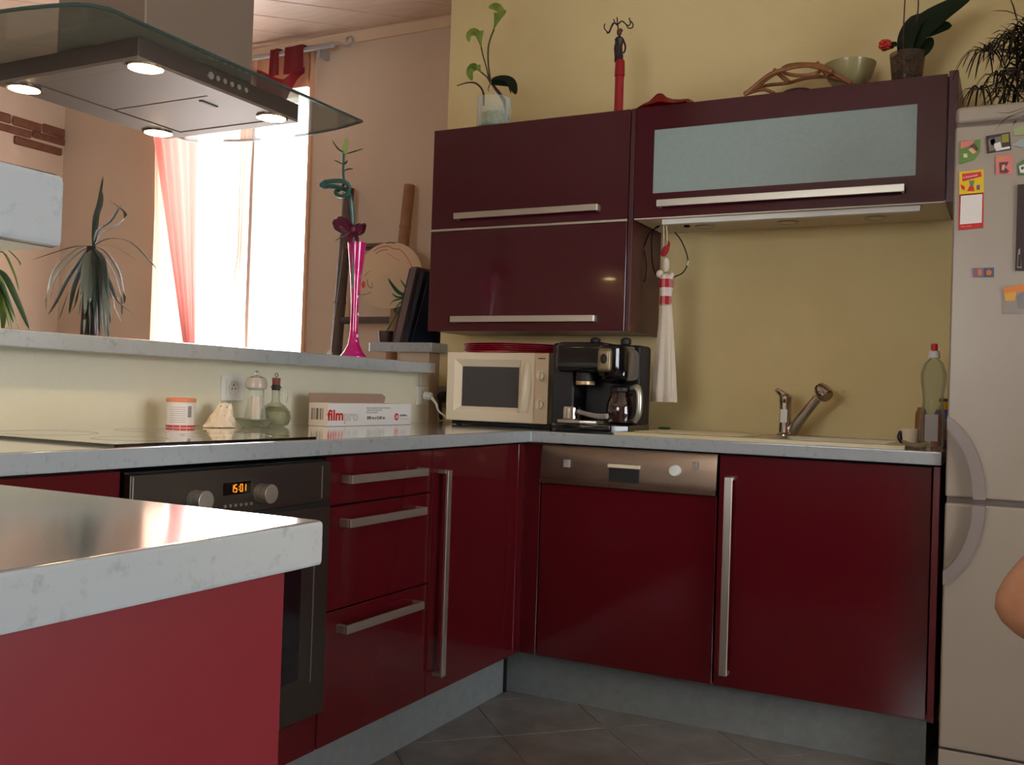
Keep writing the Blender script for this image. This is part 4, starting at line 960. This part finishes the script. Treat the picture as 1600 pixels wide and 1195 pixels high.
# ================================================================== SMALL THINGS BEHIND THE HOB
t = thing('spice_tub', 'white printed tub with orange lid standing behind the hob', 'tub', (-.455, -1.09, ZT))
kc = Vector((-.462, -1.09, ZT+.005))
R_ = Matrix.Rotation(0, 3, 'Z')
MB().lathe([(.034, 0), (.036, .002), (.036, .066), (.034, .068)], kc, n=40).build('tub', X['paper'], t)
MB().lathe([(.037, .066), (.0375, .068), (.0375, .075), (.034, .077)], kc, n=40).build('lid', X['tin'], t)
def band(a0, a1, z0, z1, m, nm, rr=.0372):
    MB().grid(lambda u, v: kc+Vector((rr*math.cos(a0+(a1-a0)*u), rr*math.sin(a0+(a1-a0)*u), z0+(z1-z0)*v)), 12, 1).build(nm, m, t)
band(0, 2*PI, .002, .007, X['rline'], 'red_band')
ca_ = -PI/4
for k in range(8): band(ca_-.75, ca_+.35, .014+k*.0055, .0152+k*.0055, X['inkl'], 'text_line')
for k in range(7): band(ca_+.5, ca_+.8, .028+k*.0042, .0304+k*.0042, X['ink'], 'barcode_bar')
band(ca_-1.45, ca_-1.40, .008, .03, X['ink'], 'seam_mark')
def cloth(u, v):
    a_ = 2*PI*u; h = v; yc, xc = -.905+.018*h, -.50
    r_ = .052*(1-h*.62)*(1+.12*math.sin(3*a_+1)+.06*math.sin(7*a_)); return Vector((xc+.55*r_*math.cos(a_), yc+r_*1.0*math.sin(a_)*(1.0 if h < .9 else .9), ZT+.002+.062*h+(.008*math.sin(5*a_)+.004*math.sin(11*a_+3*h))*h))+Vector((.006, .004, 0))*math.sin(9*a_+14*h)*(1-h)
mbc = MB().grid(cloth, 40, 10); mbc.ball((-.50, -.888, ZT+.062), .020, (.6, 1, .35))
tag(mbc.build('folded_cloth', X['soft']), 'crumpled cream cloth bundle beside the printed tub', 'cloth')
t = thing('chain', 'short grey cord lying between the tub and the cloth', 'cord', (-.52, -1.0, ZT))
MB().tube([(-.52, -1.035, ZT+.006), (-.515, -1.01, ZT+.010), (-.52, -.99, ZT+.006), (-.515, -.97, ZT+.008)], .003).build('cord', X['greyp'], t)
t = thing('saucer', 'wide low grey saucer under the pepper mill', 'saucer', (-.47, -.80, ZT))
MB().lathe([(.035, 0), (.040, .004), (.048, .016), (.062, .022), (.064, .025), (.060, .025), (.046, .019), (0, .014)], (-.475, -.795, ZT), n=40).build('dish', X['clearg'], t)
t = thing('pepper_mill', 'clear plastic pepper mill with rounded cap and ring', 'pepper mill', (-.475, -.795, ZT+.02))
mz = ZT+.0195
MB().lathe([(.030, 0), (.031, .004), (.029, .02), (.024, .05), (.022, .085), (.022, .088)], (-.475, -.795, mz), n=32).build('body', X['clear'], t)
MB().lathe([(.014, .002), (.014, .07)], (-.475, -.795, mz), n=16).build('mechanism', mat('mill_core', (190, 170, 150), .4), t)
MB().lathe([(.022, .088), (.030, .094), (.031, .108), (.026, .122), (.012, .128)], (-.475, -.795, mz), n=32).build('cap', mat_mix('mill_cap', (190, 178, 166), .45, .1), t)
rg = []
for k in range(13): a_ = 2*PI*k/12; rg.append((-.475, -.795+.006*math.cos(a_), mz+.135+.007*math.sin(a_)))
MB().tube(rg, .0015, n=6).build('ring', X['chrome'], t)
t = thing('oil_cruet', 'round green glass oil cruet with cork stopper and handle', 'cruet', (-.49, -.69, ZT))
cc = (-.495, -.688, ZT)
MB().lathe([(.028, 0), (.040, .006), (.047, .026), (.044, .044), (.030, .062), (.014, .072), (.011, .080), (.012, .112), (.017, .118), (.0165, .120)], cc, n=36).build('glass', X['clearg'], t)
MB().lathe([(0, .003), (.038, .007), (.044, .026), (.040, .044), (.02, .060)], cc, n=36).build('oil', mat_mix('oil', (170, 168, 134), .62, .1, tint=(234, 234, 214)), t)
MB().lathe([(.010, .112), (.0115, .122), (.0125, .142), (.012, .145)], cc, n=24).build('cork', mat('cork', (120, 66, 58), .7), t)
MB().lathe([(.0125, .108), (.0128, .124)], cc, n=24, cap=False).build('seal', X['navy'], t)
rg = []
for k in range(11): a_ = 2*PI*k/10; rg.append((cc[0], cc[1]+.006*math.cos(a_), ZT+.153+.006*math.sin(a_)))
MB().tube(rg, .0012, n=6).build('ring', X['ink'], t)
MB().tube([(cc[0], cc[1]+.012, ZT+.105), (cc[0]+.003, cc[1]+.032, ZT+.112), (cc[0]+.003, cc[1]+.044, ZT+.095), (cc[0]+.002, cc[1]+.040, ZT+.074), (cc[0], cc[1]+.024, ZT+.066)], .004, n=8).build('handle', X['clear'], t)
# cling film box
bX = -.428; by0, by1 = -.522, -.055; bh = .073
t = thing('cling_film_box', 'long white cling film box lettered film pro, flap open', 'box', (-.47, -.29, ZT))
B(bX-.075, bX, by0, by1, ZT+.0005, ZT+bh, bev=.001, seg=1).build('carton', X['white2'], t)
B(bX-.0745, bX-.0005, by0-.0006, by0, ZT+.001, ZT+bh-.001).build('end_panel', mat('box_beige', (216, 200, 184), .6), t)
b = bmesh.new()
fp = [(bX-.075, by0+.002, ZT+bh), (bX-.088, by0, ZT+bh+.028), (bX-.086, by1-.06, ZT+bh+.030), (bX-.075, by1-.045, ZT+bh+.002)]
q = MB(); q.prism([(by0, ZT+bh), (by0, ZT+bh+.030), (by1-.075, ZT+bh+.032), (by1-.052, ZT+bh+.022), (by1-.058, ZT+bh)], 'X', bX-.078, bX-.075); b.free()
q.build('flap', X['board'], t)
for k, wv in enumerate((3, 1, 2, 1, 4, 2, 1, 3, 1, 2)):
    x = bX-.064+k*.0048; B(x, x+.0010*wv, by0-.0011, by0-.0006, ZT+.020, ZT+.056).build('barcode_bar', X['ink'], t)
def btxt(txt, px0, px1, py, h, m, bold=0, off=.0006):
    a_ = at(px0, py, 'X', bX); b_ = at(px1, py, 'X', bX)
    o_ = text(txt, h, (bX, a_.y, ZT+py*0+a_.z-ZT), (0, 1, 0), (0, 0, 1), m, t, bold=bold, off=off)
    ys = [v.co.y for v in o_.data.vertices]; y0_ = min(ys); k_ = (b_.y-a_.y)/max(1e-4, max(ys)-y0_)
    for v in o_.data.vertices: v.co.y = (a_.y-ORG[t].y)+(v.co.y-y0_)*k_
    return o_
btxt('film', 511, 536, 656.5, .046, X['rline'], .0014)
btxt('pro', 537.5, 559, 656.5, .042, X['inkl'], .0012)
btxt('pro', 538.2, 558.3, 656.2, .0405, X['white2'], -.0002, .0011)
btxt('FILM ALIMENTAIRE ETIRABLE', 573, 610, 638.5, .0075, X['ink'])
btxt('STRETCH FOOD FILM', 573, 596, 642, .0075, X['ink'])
btxt('FOLIE FILM', 573, 590, 645.7, .0075, X['ink'])
btxt('300 m x 0,45 m', 573, 601, 655, .014, X['ink'], .0005)
lc = at(619.5, 651, 'X', bX)
MB().cyl((bX+.0004, lc.y, lc.z), (bX+.0010, lc.y, lc.z), .0125).build('logo_disc', X['rline'], t)
btxt('8', 617.6, 621.4, 653.5, .015, X['white2'], 0, .0013)
btxt('KORPLA', 625, 636, 650.3, .009, X['ink'], .0004)
btxt('www.korpla.fr', 625, 638.5, 655, .0065, X['inkl'])

# ================================================================== ON THE LEDGE AND THE LITTLE SHELF
VX, VY = -.575, -.205
t = thing('pink_vase', 'tall slender pink glass vase with bow and curly bamboo on the ledge', 'vase', (VX, VY, 1.14))
def al(x, y, xx=VX): return at(x, y, 'X', xx)
zt = al(553, 378).z
ORGv = Vector((VX, VY, 1.14))
H = zt-1.14
MB().lathe([(.046, 0), (.046, .004), (.034, .018), (.020, .045), (.014, .09), (.013, .16), (.015, .24), (.024, .32), (.032, H), (.030, H), (.0225, .32), (.012, .16), (.012, .09), (.017, .045), (0, .012)], (VX, al(552, 556).y, 1.14), n=36).build('glass', X['pink'], t)
VY = al(552, 556).y
for (h, s_) in ((.055, .006), (.075, .005), (.15, .004), (.21, .004), (.27, .005)):
    a_ = rnd.uniform(-.5, .7); r_ = .016
    MB().ball((VX+r_*math.cos(a_), VY+r_*math.sin(a_)*.9, 1.14+h), s_, (.4, 1, 1.3)).build('painted_petal', X['white2'], t)
sm = mat('bamboo_green', (52, 92, 84), .35)
bp = MB().tube([al(556, 555-20), al(553, 450), al(552, 400), al(551, 350), al(549, 320), al(546, 305), al(538, 296), al(520, 291), al(506, 291), al(502, 288), (VX-.03, al(520, 283).y, al(520, 283).z), al(535, 283, VX+.02), al(546, 293, VX+.03), al(540, 305, VX+.02), al(530, 306, VX-.01), al(524, 300, VX-.03), al(530, 296, VX-.02), al(537, 288), al(536, 270), al(537, 240)],
               [.0078]*12+[.007]*5+[.005, .0045, .004], n=10).build('bamboo_stalk', sm, t)
MB().leaf([al(538, 244), al(541, 228), al(543, 214)], .026, m=None, side=(.2, 1, 0)).build('leaf', mat('new_leaf', (170, 186, 120), .5), bp)
for pts, w_ in (([(537, 238), (528, 232), (519, 219)], .006), ([(542, 240), (555, 236), (568, 232)], .006), ([(536, 257), (529, 253), (522, 250)], .005), ([(537, 267), (544, 264), (552, 264)], .006), ([(537, 256), (541, 253), (543, 250)], .012)):
    MB().leaf([al(*p) for p in pts], w_, side=(.3, 0, 1)).build('leaf', X['green'], bp)
mb = MB(); kn = al(551, 357)
for pts, w_ in (([(551, 357), (540, 346), (526, 342), (527, 355), (540, 362), (551, 358)], .028), ([(551, 358), (562, 350), (568, 352), (567, 366), (560, 367), (552, 360)], .028), ([(549, 360), (540, 368), (522, 377)], .022), ([(552, 360), (556, 368), (560, 378)], .02)):
    mb.leaf([al(*p, xx=VX+.03) for p in pts], w_, side=(1, 0, .5), n=14)
mb.ball(al(551, 358, VX+.03), .010, n=2)
for pts, w_ in (([(549, 357), (538, 347), (527, 350)], .035), ([(553, 358), (561, 356), (567, 360)], .035), ([(550, 362), (548, 370), (545, 380)], .05)):
    mb.leaf([al(*p, xx=VX+.025) for p in pts], w_, side=(0, .2, 1), n=10)
mb.build('bow', X['bow'], t)
o = MB().ball((-.56, al(515, 552, -.56).y, 1.148), .008).tube([(-.56, al(517, 550, -.56).y, 1.15), (-.60, al(522, 500, -.60).y, al(522, 500, -.60).z), (-.64, al(536, 390, -.64).y, al(536, 390, -.64).z)], .0008, n=4, smooth=1).build('glass_bead_string', X['clear']); tag(o, 'thin glass bead string standing left of the pink vase', 'ornament')
# frames leaning on the little shelf
def lean(x0, x1, y0, y1, h, th, m, par):
    b = bmesh.new()
    vs = [b.verts.new(p) for p in ((x0, y0, 1.234), (x0+th, y0, 1.234), (x1+th, y0, 1.234+h), (x1, y0, 1.234+h), (x0, y1, 1.234), (x0+th, y1, 1.234), (x1+th, y1, 1.234+h), (x1, y1, 1.234+h))]
    for f in ((0, 1, 2, 3), (7, 6, 5, 4), (0, 4, 5, 1), (1, 5, 6, 2), (2, 6, 7, 3), (3, 7, 4, 0)): b.faces.new([vs[i] for i in f])
    bmesh.ops.recalc_face_normals(b, faces=b.faces[:]); q = MB(); q._take(b); return q.build('f', m, par)
t = thing('picture_frame', 'brown-edged picture frame leaning at the back of the little shelf, outermost', 'picture frame', (-.85, .5, 1.234), 'frames leaning on the little shelf')
lean(-.893, -.818, .49, .80, .312, .008, X['navy'], t).name = 'picture'
lean(-.883, -.808, .485, .805, .318, .030, X['framew'], t).name = 'frame'
t = thing('picture_frame', 'dark navy-backed frame behind the brown-edged one, next to the cabinet', 'picture frame', (-.8, .5, 1.234), 'frames leaning on the little shelf')
lean(-.845, -.772, .50, .86, .300, .022, X['navy'], t).name = 'frame'
lean(-.818, -.745, .52, .84, .270, .003, X['navy'], t).name = 'backing'
t = thing('trailing_plant', 'small bright green trailing plant beside the leaning frames', 'plant', (-.94, .56, 1.234))
MB().lathe([(.024, 0), (.03, .01), (.034, .05), (.030, .05)], (-.955, .53, 1.234)).build('pot', X['wood'], t)
lf = mat('spider_leaf', (60, 120, 72), .4, noise=(10, (40, 92, 60), .3, .7))
P0 = at(636, 462, 'Y', .56)
for pts, w_ in (([(640, 462), (625, 458), (615, 448), (606, 434)], .018), ([(640, 462), (628, 466), (614, 470), (608, 478)], .010), ([(640, 464), (626, 472), (617, 482), (622, 492)], .012), ([(642, 464), (632, 480), (634, 498), (640, 508)], .014), ([(642, 462), (636, 452), (625, 436)], .010), ([(642, 463), (650, 452), (660, 444)], .012), ([(643, 464), (640, 478), (634, 492)], .016), ([(640, 462), (622, 464), (612, 458)], .010)):
    MB().leaf([at(x, y, 'Y', .54) for x, y in pts], w_, side=(.3, .3, 1)).build('leaf', lf, t)
MB().tube([(-.955, .53, 1.28), P0], .004).build('stem', lf, t)

# ================================================================== LIVING ROOM
t = thing('bamboo_ladder', 'tall bamboo ladder leaning on the living-room wall right of the window', 'ladder', (-1.25, .45, 0))
def pole(p_top, p_bot, yt, yb, r, m, nm='pole'):
    a_ = at(*p_top, 'Y', yt); b_ = at(*p_bot, 'Y', yb); d = b_-a_; e = a_+d*((0-a_.z)/d.z)
    e.z = 0
    pts = [a_, a_.lerp(e, .25), a_.lerp(e, .5), a_.lerp(e, .75), e]; q = MB().tube(pts, r, n=14, smooth=2)
    for s_ in (.1, .28, .46, .64, .82):
        c_ = a_.lerp(e, s_); dd_ = (e-a_).normalized(); q.cyl(c_-dd_*.006, c_+dd_*.006, r*1.1, n=14, bev=.002)
    q.build(nm, m, t); return a_, e
aL, eL = pole((545, 295), (525, 555), .84, .72, .027, X['bambd'])
aR, eR = pole((640, 290), (612, 552), .84, .72, .026, X['bambl'])
def on(a_, e_, z): return a_.lerp(e_, (a_.z-z)/(a_.z-e_.z))
for z in (1.70, 1.35, 1.0, .65, .3):
    p_, q_ = on(aL, eL, z), on(aR, eR, z); MB().cyl(p_, q_, .017, n=14).build('rung', X['bambd'] if z > 1.3 else X['bambl'], t)
t = thing('straw_hat', 'round straw hat with painted flowers hanging on the ladder', 'hat', at(608, 484, 'Y', .72))
hc = at(608, 430, 'Y', .705); hn = Vector((.25, -.95, .12)).normalized(); hr = .155
MB().lathe([(0, .035), (.02, .032), (hr*.55, .018), (hr, 0), (hr, -.004), (hr*.55, .013), (0, .028)], hc, n=48, axis=hn, cap=False).build('brim', X['straw'], t)
hu = Vector((0, 0, 1)).cross(hn).normalized(); hv = hn.cross(hu)
def hp_(u, v): r_ = math.hypot(u, v); return hc+hu*u*hr+hv*v*hr+hn*(.034*(1-r_)+.002)
def hat_px(x, y): return ((x-608)/49, (430-y)/54)
pk = mat('paint_pink', (206, 110, 100), .7); pg = mat('paint_green', (96, 120, 92), .7); po = mat('paint_red', (214, 84, 64), .7)
def pline(pts, r_, m, nm='painting'): MB().tube([hp_(*hat_px(*p)) for p in pts], r_, n=5, smooth=3).build(nm, m, bm_)
bm_ = [c for c in t.children][0]
pline([(582, 392), (590, 386), (598, 384), (606, 384), (613, 388), (620, 388), (628, 394), (634, 402), (640, 412), (643, 420)], .0022, pk)
pline([(586, 396), (596, 390), (604, 390)], .0016, pg); pline([(600, 378), (607, 377), (614, 378)], .003, pg); pline([(604, 396), (614, 402), (624, 408)], .0018, pk)
MB().ball(hp_(*hat_px(571, 446)), .013, (.8, .25, 1.3), n=2).build('painted_flower', po, bm_)
pline([(577, 438), (579, 448), (585, 452), (586, 444)], .0015, X['ink']); pline([(563, 456), (568, 462), (578, 461), (584, 458)], .0015, pg); pline([(572, 434), (576, 428), (582, 424)], .0014, pg)
# curtain rod, curtains
t = thing('curtain_rod', 'pale curtain rod with scrolled end above the living-room window', 'curtain rod', (-2.2, .82, 2.70))
rl = at(400, 92, 'Y', .82); re_ = at(522, 68, 'Y', .82); zr = (re_.z+at(490, 74, 'Y', .82).z)/2
zr = at(490, 75, 'Y', .82).z
MB().cyl((-3.05, .82, zr), (re_.x-.02, .82, zr), .013, n=14).build('rod', X['greyp'], t)
MB().tube([(re_.x-.02, .82, zr), (re_.x+.03, .82, zr+.002), (re_.x+.06, .82, zr-.012), (re_.x+.09, .82, zr-.018), (re_.x+.115, .82, zr), (re_.x+.10, .82, zr+.025), (re_.x+.075, .82, zr+.018), (re_.x+.078, .82, zr+.002)], [.010, .006, .006, .006, .006, .006, .006, .005], n=8).build('scroll', X['greyp'], t)
MB().ball((re_.x-.01, .82, zr), .016, (1, 1, 1), n=2).build('collar', X['greyp'], t)
B(-1.625, -1.605, .82, YL, zr-.045, zr-.005, bev=.003).build('bracket', X['greyp'], t); B(-2.98, -2.96, .82, YL, zr-.045, zr-.005, bev=.003).build('bracket', X['greyp'], t)
def drape(edge, z0, z1, name, m, label, amp=.018, nf=9, yc=.80, par=None, n=60, k=16, cat='curtain'):
    """edge(v) -> (xl, xr) at height fraction v (0 bottom, 1 top)"""
    def f(u, v):
        xl, xr_ = edge(v); return Vector((xl+(xr_-xl)*u, yc+amp*math.sin(2*PI*nf*u+2*v)*(.5+.5*abs(math.sin(3*u+1))), z0+(z1-z0)*v))
    o_ = MB().grid(f, n, k).build(name, m)
    return tag(o_, label, cat)
L = lambda a_, b_, v: a_+(b_-a_)*v
drape(lambda v: (L(-2.40, -2.80, v), L(-2.34, -2.42, v)), 1.15, zr-.02, 'curtain', X['sheer1'], 'salmon sheer curtain swept across the left of the bright window', nf=5)
drape(lambda v: (L(-2.68, -2.74, v), L(-2.43, -2.66, v)), .2, 2.35, 'curtain', X['sheer2'], 'peach sheer strip hanging behind the salmon curtain, lower left of window', nf=3, yc=.845, amp=.010)
def tied(v):
    if v < .45: q_ = v/.45; return (L(-2.24, -2.075, q_), L(-1.985, -2.03, q_))
    q_ = (v-.45)/.55; return (L(-2.075, -2.09, q_), L(-2.03, -1.99, q_))
drape(tied, .9, zr-.02, 'curtain', X['sheer2'], 'peach sheer tied narrow and spreading low in the middle of the window', nf=3, amp=.01, k=30)
t = thing('burgundy_valance', 'burgundy tab-top valance tied on the curtain rod at the right end', 'valance', (-1.8, .81, 2.5))
for x0, x1 in ((-1.902, -1.845), (-1.807, -1.69)):
    MB().grid(lambda u, v: Vector((x0+(x1-x0)*u+.012*v*(u-.5), .798+.006*math.sin(6*u), zr+.017-.135*v)), 8, 6, th=.002).grid(lambda u, v: Vector((x0+(x1-x0)*u, .798+.045*v, zr+.017+.002*math.sin(PI*v))), 4, 4, th=.002).build('tab', X['bordeaux'], t)
MB().grid(lambda u, v: Vector((-2.02+.33*u, .80+.012*math.sin(14*u), (2.60+.035*math.cos(5*u) if True else 0)-(.05+.08*math.sin(PI*min(1, u*1.1))+.02*math.sin(11*u))*v)), 30, 8, th=.002).build('swag', X['bordeaux'], t)
# floor plants behind the half wall
def dracaena(name, label, base, trunk_r, top, leaves, m, ml):
    t = thing(name, label, 'plant', base)
    MB().lathe([(.13, 0), (.15, .01), (.18, .26), (.17, .27), (.16, .25), (.0, .24)], base, n=32).build('pot', X['wood'], t)
    MB().tube([(base[0], base[1], .24), (base[0]+.01, base[1], .8), top], [trunk_r*1.1, trunk_r, trunk_r*.35], n=14).build('trunk', X['trunk'], t)
    for pts, w_ in leaves: MB().leaf(pts, w_*1.2, n=14).build('leaf', m if rnd.random() < .6 else ml, t)
    return t
PY = 0.0
def ap(x, y, dy=0): return at(x, y, 'Y', PY+dy)
c0 = ap(143, 385); lv = []
LW = 1.5
src = [([(146, 388), (148, 340), (155, 310), (161, 275)], .018), ([(146, 388), (150, 345), (157, 320), (160, 300)], .022), ([(145, 385), (152, 360), (172, 345), (185, 325), (192, 318)], .016), ([(146, 386), (160, 362), (185, 350), (196, 335), (190, 326), (170, 312)], .016),
       ([(145, 384), (120, 384), (90, 392), (50, 406)], .014), ([(145, 384), (170, 372), (205, 378), (235, 408), (245, 420)], .012), ([(145, 384), (175, 384), (205, 400), (215, 407)], .010),
       ([(144, 384), (120, 388), (85, 420), (73, 460), (72, 485)], .014), ([(144, 384), (122, 395), (88, 430), (78, 470)], .012), ([(144, 384), (130, 398), (105, 435), (88, 470), (75, 492)], .020), ([(144, 384), (128, 405), (112, 440), (100, 475), (92, 500)], .012),
       ([(146, 384), (165, 392), (185, 420), (194, 455), (194, 475)], .020), ([(146, 384), (162, 400), (180, 430), (190, 465), (190, 495)], .012), ([(146, 386), (158, 405), (172, 440), (185, 470), (212, 492)], .020),
       ([(145, 386), (150, 400), (165, 425), (176, 455), (180, 480), (190, 503)], .022), ([(144, 386), (132, 405), (118, 440), (112, 465), (108, 490)], .022), ([(144, 386), (138, 410), (124, 445), (116, 478), (106, 492)], .018)]
for pts, w_ in src:
    dy = rnd.uniform(-.12, .12); lv.append(([ap(x, y, dy*i/len(pts)) for i, (x, y) in enumerate(pts)], w_))
for k in range(34):                  # old leaves hanging round the trunk
    x1 = 145+rnd.uniform(-22, 34); xm_ = 145+(x1-145)*.6; d_ = rnd.uniform(-.10, .10); L_ = rnd.uniform(455, 540)
    lv.append(([ap(145, 388), ap(xm_, 400+rnd.uniform(0, 14), d_*.6), ap((x1+xm_)/2, (L_+410)/2, d_), ap(x1, L_, d_)], rnd.uniform(.012, .022)))
dracaena('dracaena', 'large dragon tree with drooping grey-green leaves behind the half wall', (c0.x, PY, 0), .055, (c0.x, PY, c0.z), lv, X['greeng'], mat('leaf_pale', (150, 156, 142), .35))
MB_ = 0
c1 = ap(-22, 415); lv = []
src = [([(-20, 415), (5, 425), (28, 470), (46, 515)], .034), ([(-20, 415), (3, 392), (22, 425), (30, 455)], .014), ([(-20, 415), (5, 388), (28, 405), (32, 415)], .010), ([(-20, 415), (0, 430), (12, 470), (20, 520)], .028), ([(-20, 415), (-2, 440), (5, 480), (4, 520)], .036),
       ([(-20, 415), (-50, 400), (-80, 430), (-95, 480)], .03), ([(-20, 415), (-40, 420), (-60, 470), (-65, 520)], .03), ([(-20, 415), (-22, 380), (-10, 340), (0, 330)], .02), ([(-20, 415), (2, 440), (22, 490), (32, 520)], .02)]
for pts, w_ in src:
    dy = rnd.uniform(-.1, .1); lv.append(([ap(x, y, dy*i/len(pts)) for i, (x, y) in enumerate(pts)], w_))
for k in range(16):
    x1 = rnd.uniform(-40, 30); lv.append(([ap(-20, 420), ap((x1-20)/2, 440), ap(x1, rnd.uniform(490, 530))], rnd.uniform(.014, .026)))
dracaena('leafy_floor_plant', 'bright green strap-leaved plant cut off by the left picture edge', (c1.x, PY, 0), .04, (c1.x, PY, c1.z), lv, X['greenb'], X['green'])

# ================================================================== PERSON AT THE RIGHT EDGE (only an elbow shows)
tip = at(1550, 948, 'Y', -1.35)
pn = thing('person', 'person seated at the right edge, only a bare bent elbow in view', 'person', (tip.x+.25, -1.3, 0))
el = tip+Vector((.018, 0, 0))
J = {'pelvis': (el.x+.24, -1.18, .50), 'chest': (el.x+.22, -1.17, .78), 'neck': (el.x+.235, -1.17, .99), 'neck2': (el.x+.25, -1.17, 1.05),
     'shL': (el.x+.20, -1.34, .93), 'elL': tuple(el), 'wrL': (el.x+.235, -1.33, el.z-.075), 'haL': (el.x+.30, -1.32, el.z-.10),
     'shR': (el.x+.20, -1.00, .93), 'elR': (el.x+.16, -.93, .68), 'wrR': (el.x+.36, -.99, .62), 'haR': (el.x+.43, -1.01, .60),
     'hipL': (el.x+.26, -1.27, .49), 'knL': (el.x+.66, -1.29, .50), 'anL': (el.x+.62, -1.29, .09), 'toL': (el.x+.76, -1.29, .04),
     'hipR': (el.x+.26, -1.09, .49), 'knR': (el.x+.66, -1.07, .50), 'anR': (el.x+.62, -1.07, .09), 'toR': (el.x+.76, -1.07, .04)}
E_ = [('pelvis', 'chest'), ('chest', 'neck'), ('neck', 'neck2'), ('neck', 'shL'), ('shL', 'elL'), ('elL', 'wrL'), ('wrL', 'haL'), ('neck', 'shR'), ('shR', 'elR'), ('elR', 'wrR'), ('wrR', 'haR'),
      ('pelvis', 'hipL'), ('hipL', 'knL'), ('knL', 'anL'), ('anL', 'toL'), ('pelvis', 'hipR'), ('hipR', 'knR'), ('knR', 'anR'), ('anR', 'toR')]
RD = {'pelvis': .12, 'chest': .12, 'neck': .048, 'neck2': .044, 'shL': .055, 'elL': .050, 'wrL': .030, 'haL': .034, 'shR': .055, 'elR': .043, 'wrR': .030, 'haR': .034, 'hipL': .085, 'knL': .058, 'anL': .042, 'toL': .035, 'hipR': .085, 'knR': .058, 'anR': .042, 'toR': .035}
def skinned(name, joints, edges, rad, m, parent, lv_=2, root=None):
    me = bpy.data.meshes.new(name); ks = list(joints); org = ORG[parent]
    me.from_pydata([Vector(joints[k])-org for k in ks], [(ks.index(a_), ks.index(b_)) for a_, b_ in edges], [])
    o_ = bpy.data.objects.new(name, me); COL.objects.link(o_); o_.parent = parent
    sk = o_.modifiers.new('skin', 'SKIN'); me.skin_vertices.new() if not me.skin_vertices else None
    for i, k in enumerate(ks):
        me.skin_vertices[0].data[i].radius = (rad[k], rad[k]); me.skin_vertices[0].data[i].use_root = (k == (root or ks[0]))
    sb = o_.modifiers.new('sub', 'SUBSURF'); sb.levels = lv_; sb.render_levels = lv_
    bpy.context.view_layer.update(); dg = bpy.context.evaluated_depsgraph_get()
    m2 = bpy.data.meshes.new_from_object(o_.evaluated_get(dg)); o_.modifiers.clear(); o_.data = m2; m2.materials.clear(); m2.materials.append(m); m2.shade_smooth()
    ORG[o_] = org
    return o_
body = skinned('body', J, E_, RD, X['skin'], pn)
def sub_j(keys, sc_, nm, m):
    js = {k: J[k] for k in keys}; es = [e for e in E_ if e[0] in keys and e[1] in keys]
    return skinned(nm, js, es, {k: RD[k]*sc_ for k in keys}, m, pn)
J2 = dict(J); J['slL'] = tuple(Vector(J['shL']).lerp(Vector(J['elL']), .35)); J['slR'] = tuple(Vector(J['shR']).lerp(Vector(J['elR']), .35)); RD['slL'] = RD['slR'] = .06
E_ += [('shL', 'slL'), ('shR', 'slR')]
sub_j(['pelvis', 'chest', 'neck', 'shL', 'slL', 'shR', 'slR'], 1.12, 'shirt', X['shirt'])
sub_j(['pelvis', 'hipL', 'knL', 'anL', 'hipR', 'knR', 'anR'], 1.12, 'trousers', X['jean'])
hc_ = Vector((el.x+.265, -1.17, 1.17))
hd_ = MB().ball(hc_, .095, (.95, .8, 1.2)).ball(hc_+Vector((.085, 0, -.01)), .018, (1, .7, 1.4), n=2).ball(hc_+Vector((.055, 0, -.085)), .03, (1, 1.2, .8), n=2).ball(hc_+Vector((0, .078, -.005)), .02, (.8, .4, 1.4), n=2).ball(hc_+Vector((0, -.078, -.005)), .02, (.8, .4, 1.4), n=2).build('head', X['skin'], pn)
for s_ in (-1, 1): MB().ball(hc_+Vector((.078, .03*s_, .012)), .012, (.6, 1, .7), n=2).build('eye', X['white'], hd_)
MB().ball(hc_+Vector((.08, 0, -.052)), .02, (.5, 1.2, .3), n=2).build('mouth', X['rline'], hd_)
MB().ball(hc_+Vector((-.018, 0, .028)), .102, (.95, .88, 1.1)).build('hair', X['hair'], hd_)
for sd_, hk, dk_ in ((-1, 'haL', 1), (1, 'haR', -1)):
    h0 = Vector(J[hk])
    for k, (dy, ln) in enumerate(((-.027, .055), (-.009, .065), (.009, .062), (.027, .048))):
        MB().tube([h0+Vector((.01, dy, 0)), h0+Vector((.01+ln*.5, dy*1.1, .004)), h0+Vector((.01+ln*.85, dy*1.1, -.012)), h0+Vector((.01+ln, dy*1.1, -.026))], [.0095, .0088, .008, .006], n=8).build('finger', X['skin'], pn)
    MB().tube([h0+Vector((-.01, .025*dk_, 0)), h0+Vector((.015, .048*dk_, -.004)), h0+Vector((.035, .055*dk_, -.014))], [.011, .010, .007], n=8).build('thumb', X['skin'], pn)
st = thing('kitchen_stool', 'dark wooden stool under the seated person', 'stool', (el.x+.26, -1.18, 0))
MB().cyl((el.x+.26, -1.18, .355), (el.x+.26, -1.18, .385), .17, n=32, bev=.006).build('seat', X['wood'], st)
for sx_ in (-1, 1):
    for sy_ in (-1, 1): MB().cyl((el.x+.26+.10*sx_, -1.18+.10*sy_, .356), (el.x+.26+.14*sx_, -1.18+.14*sy_, 0), .016, .013, n=12).build('leg', X['wood'], st)
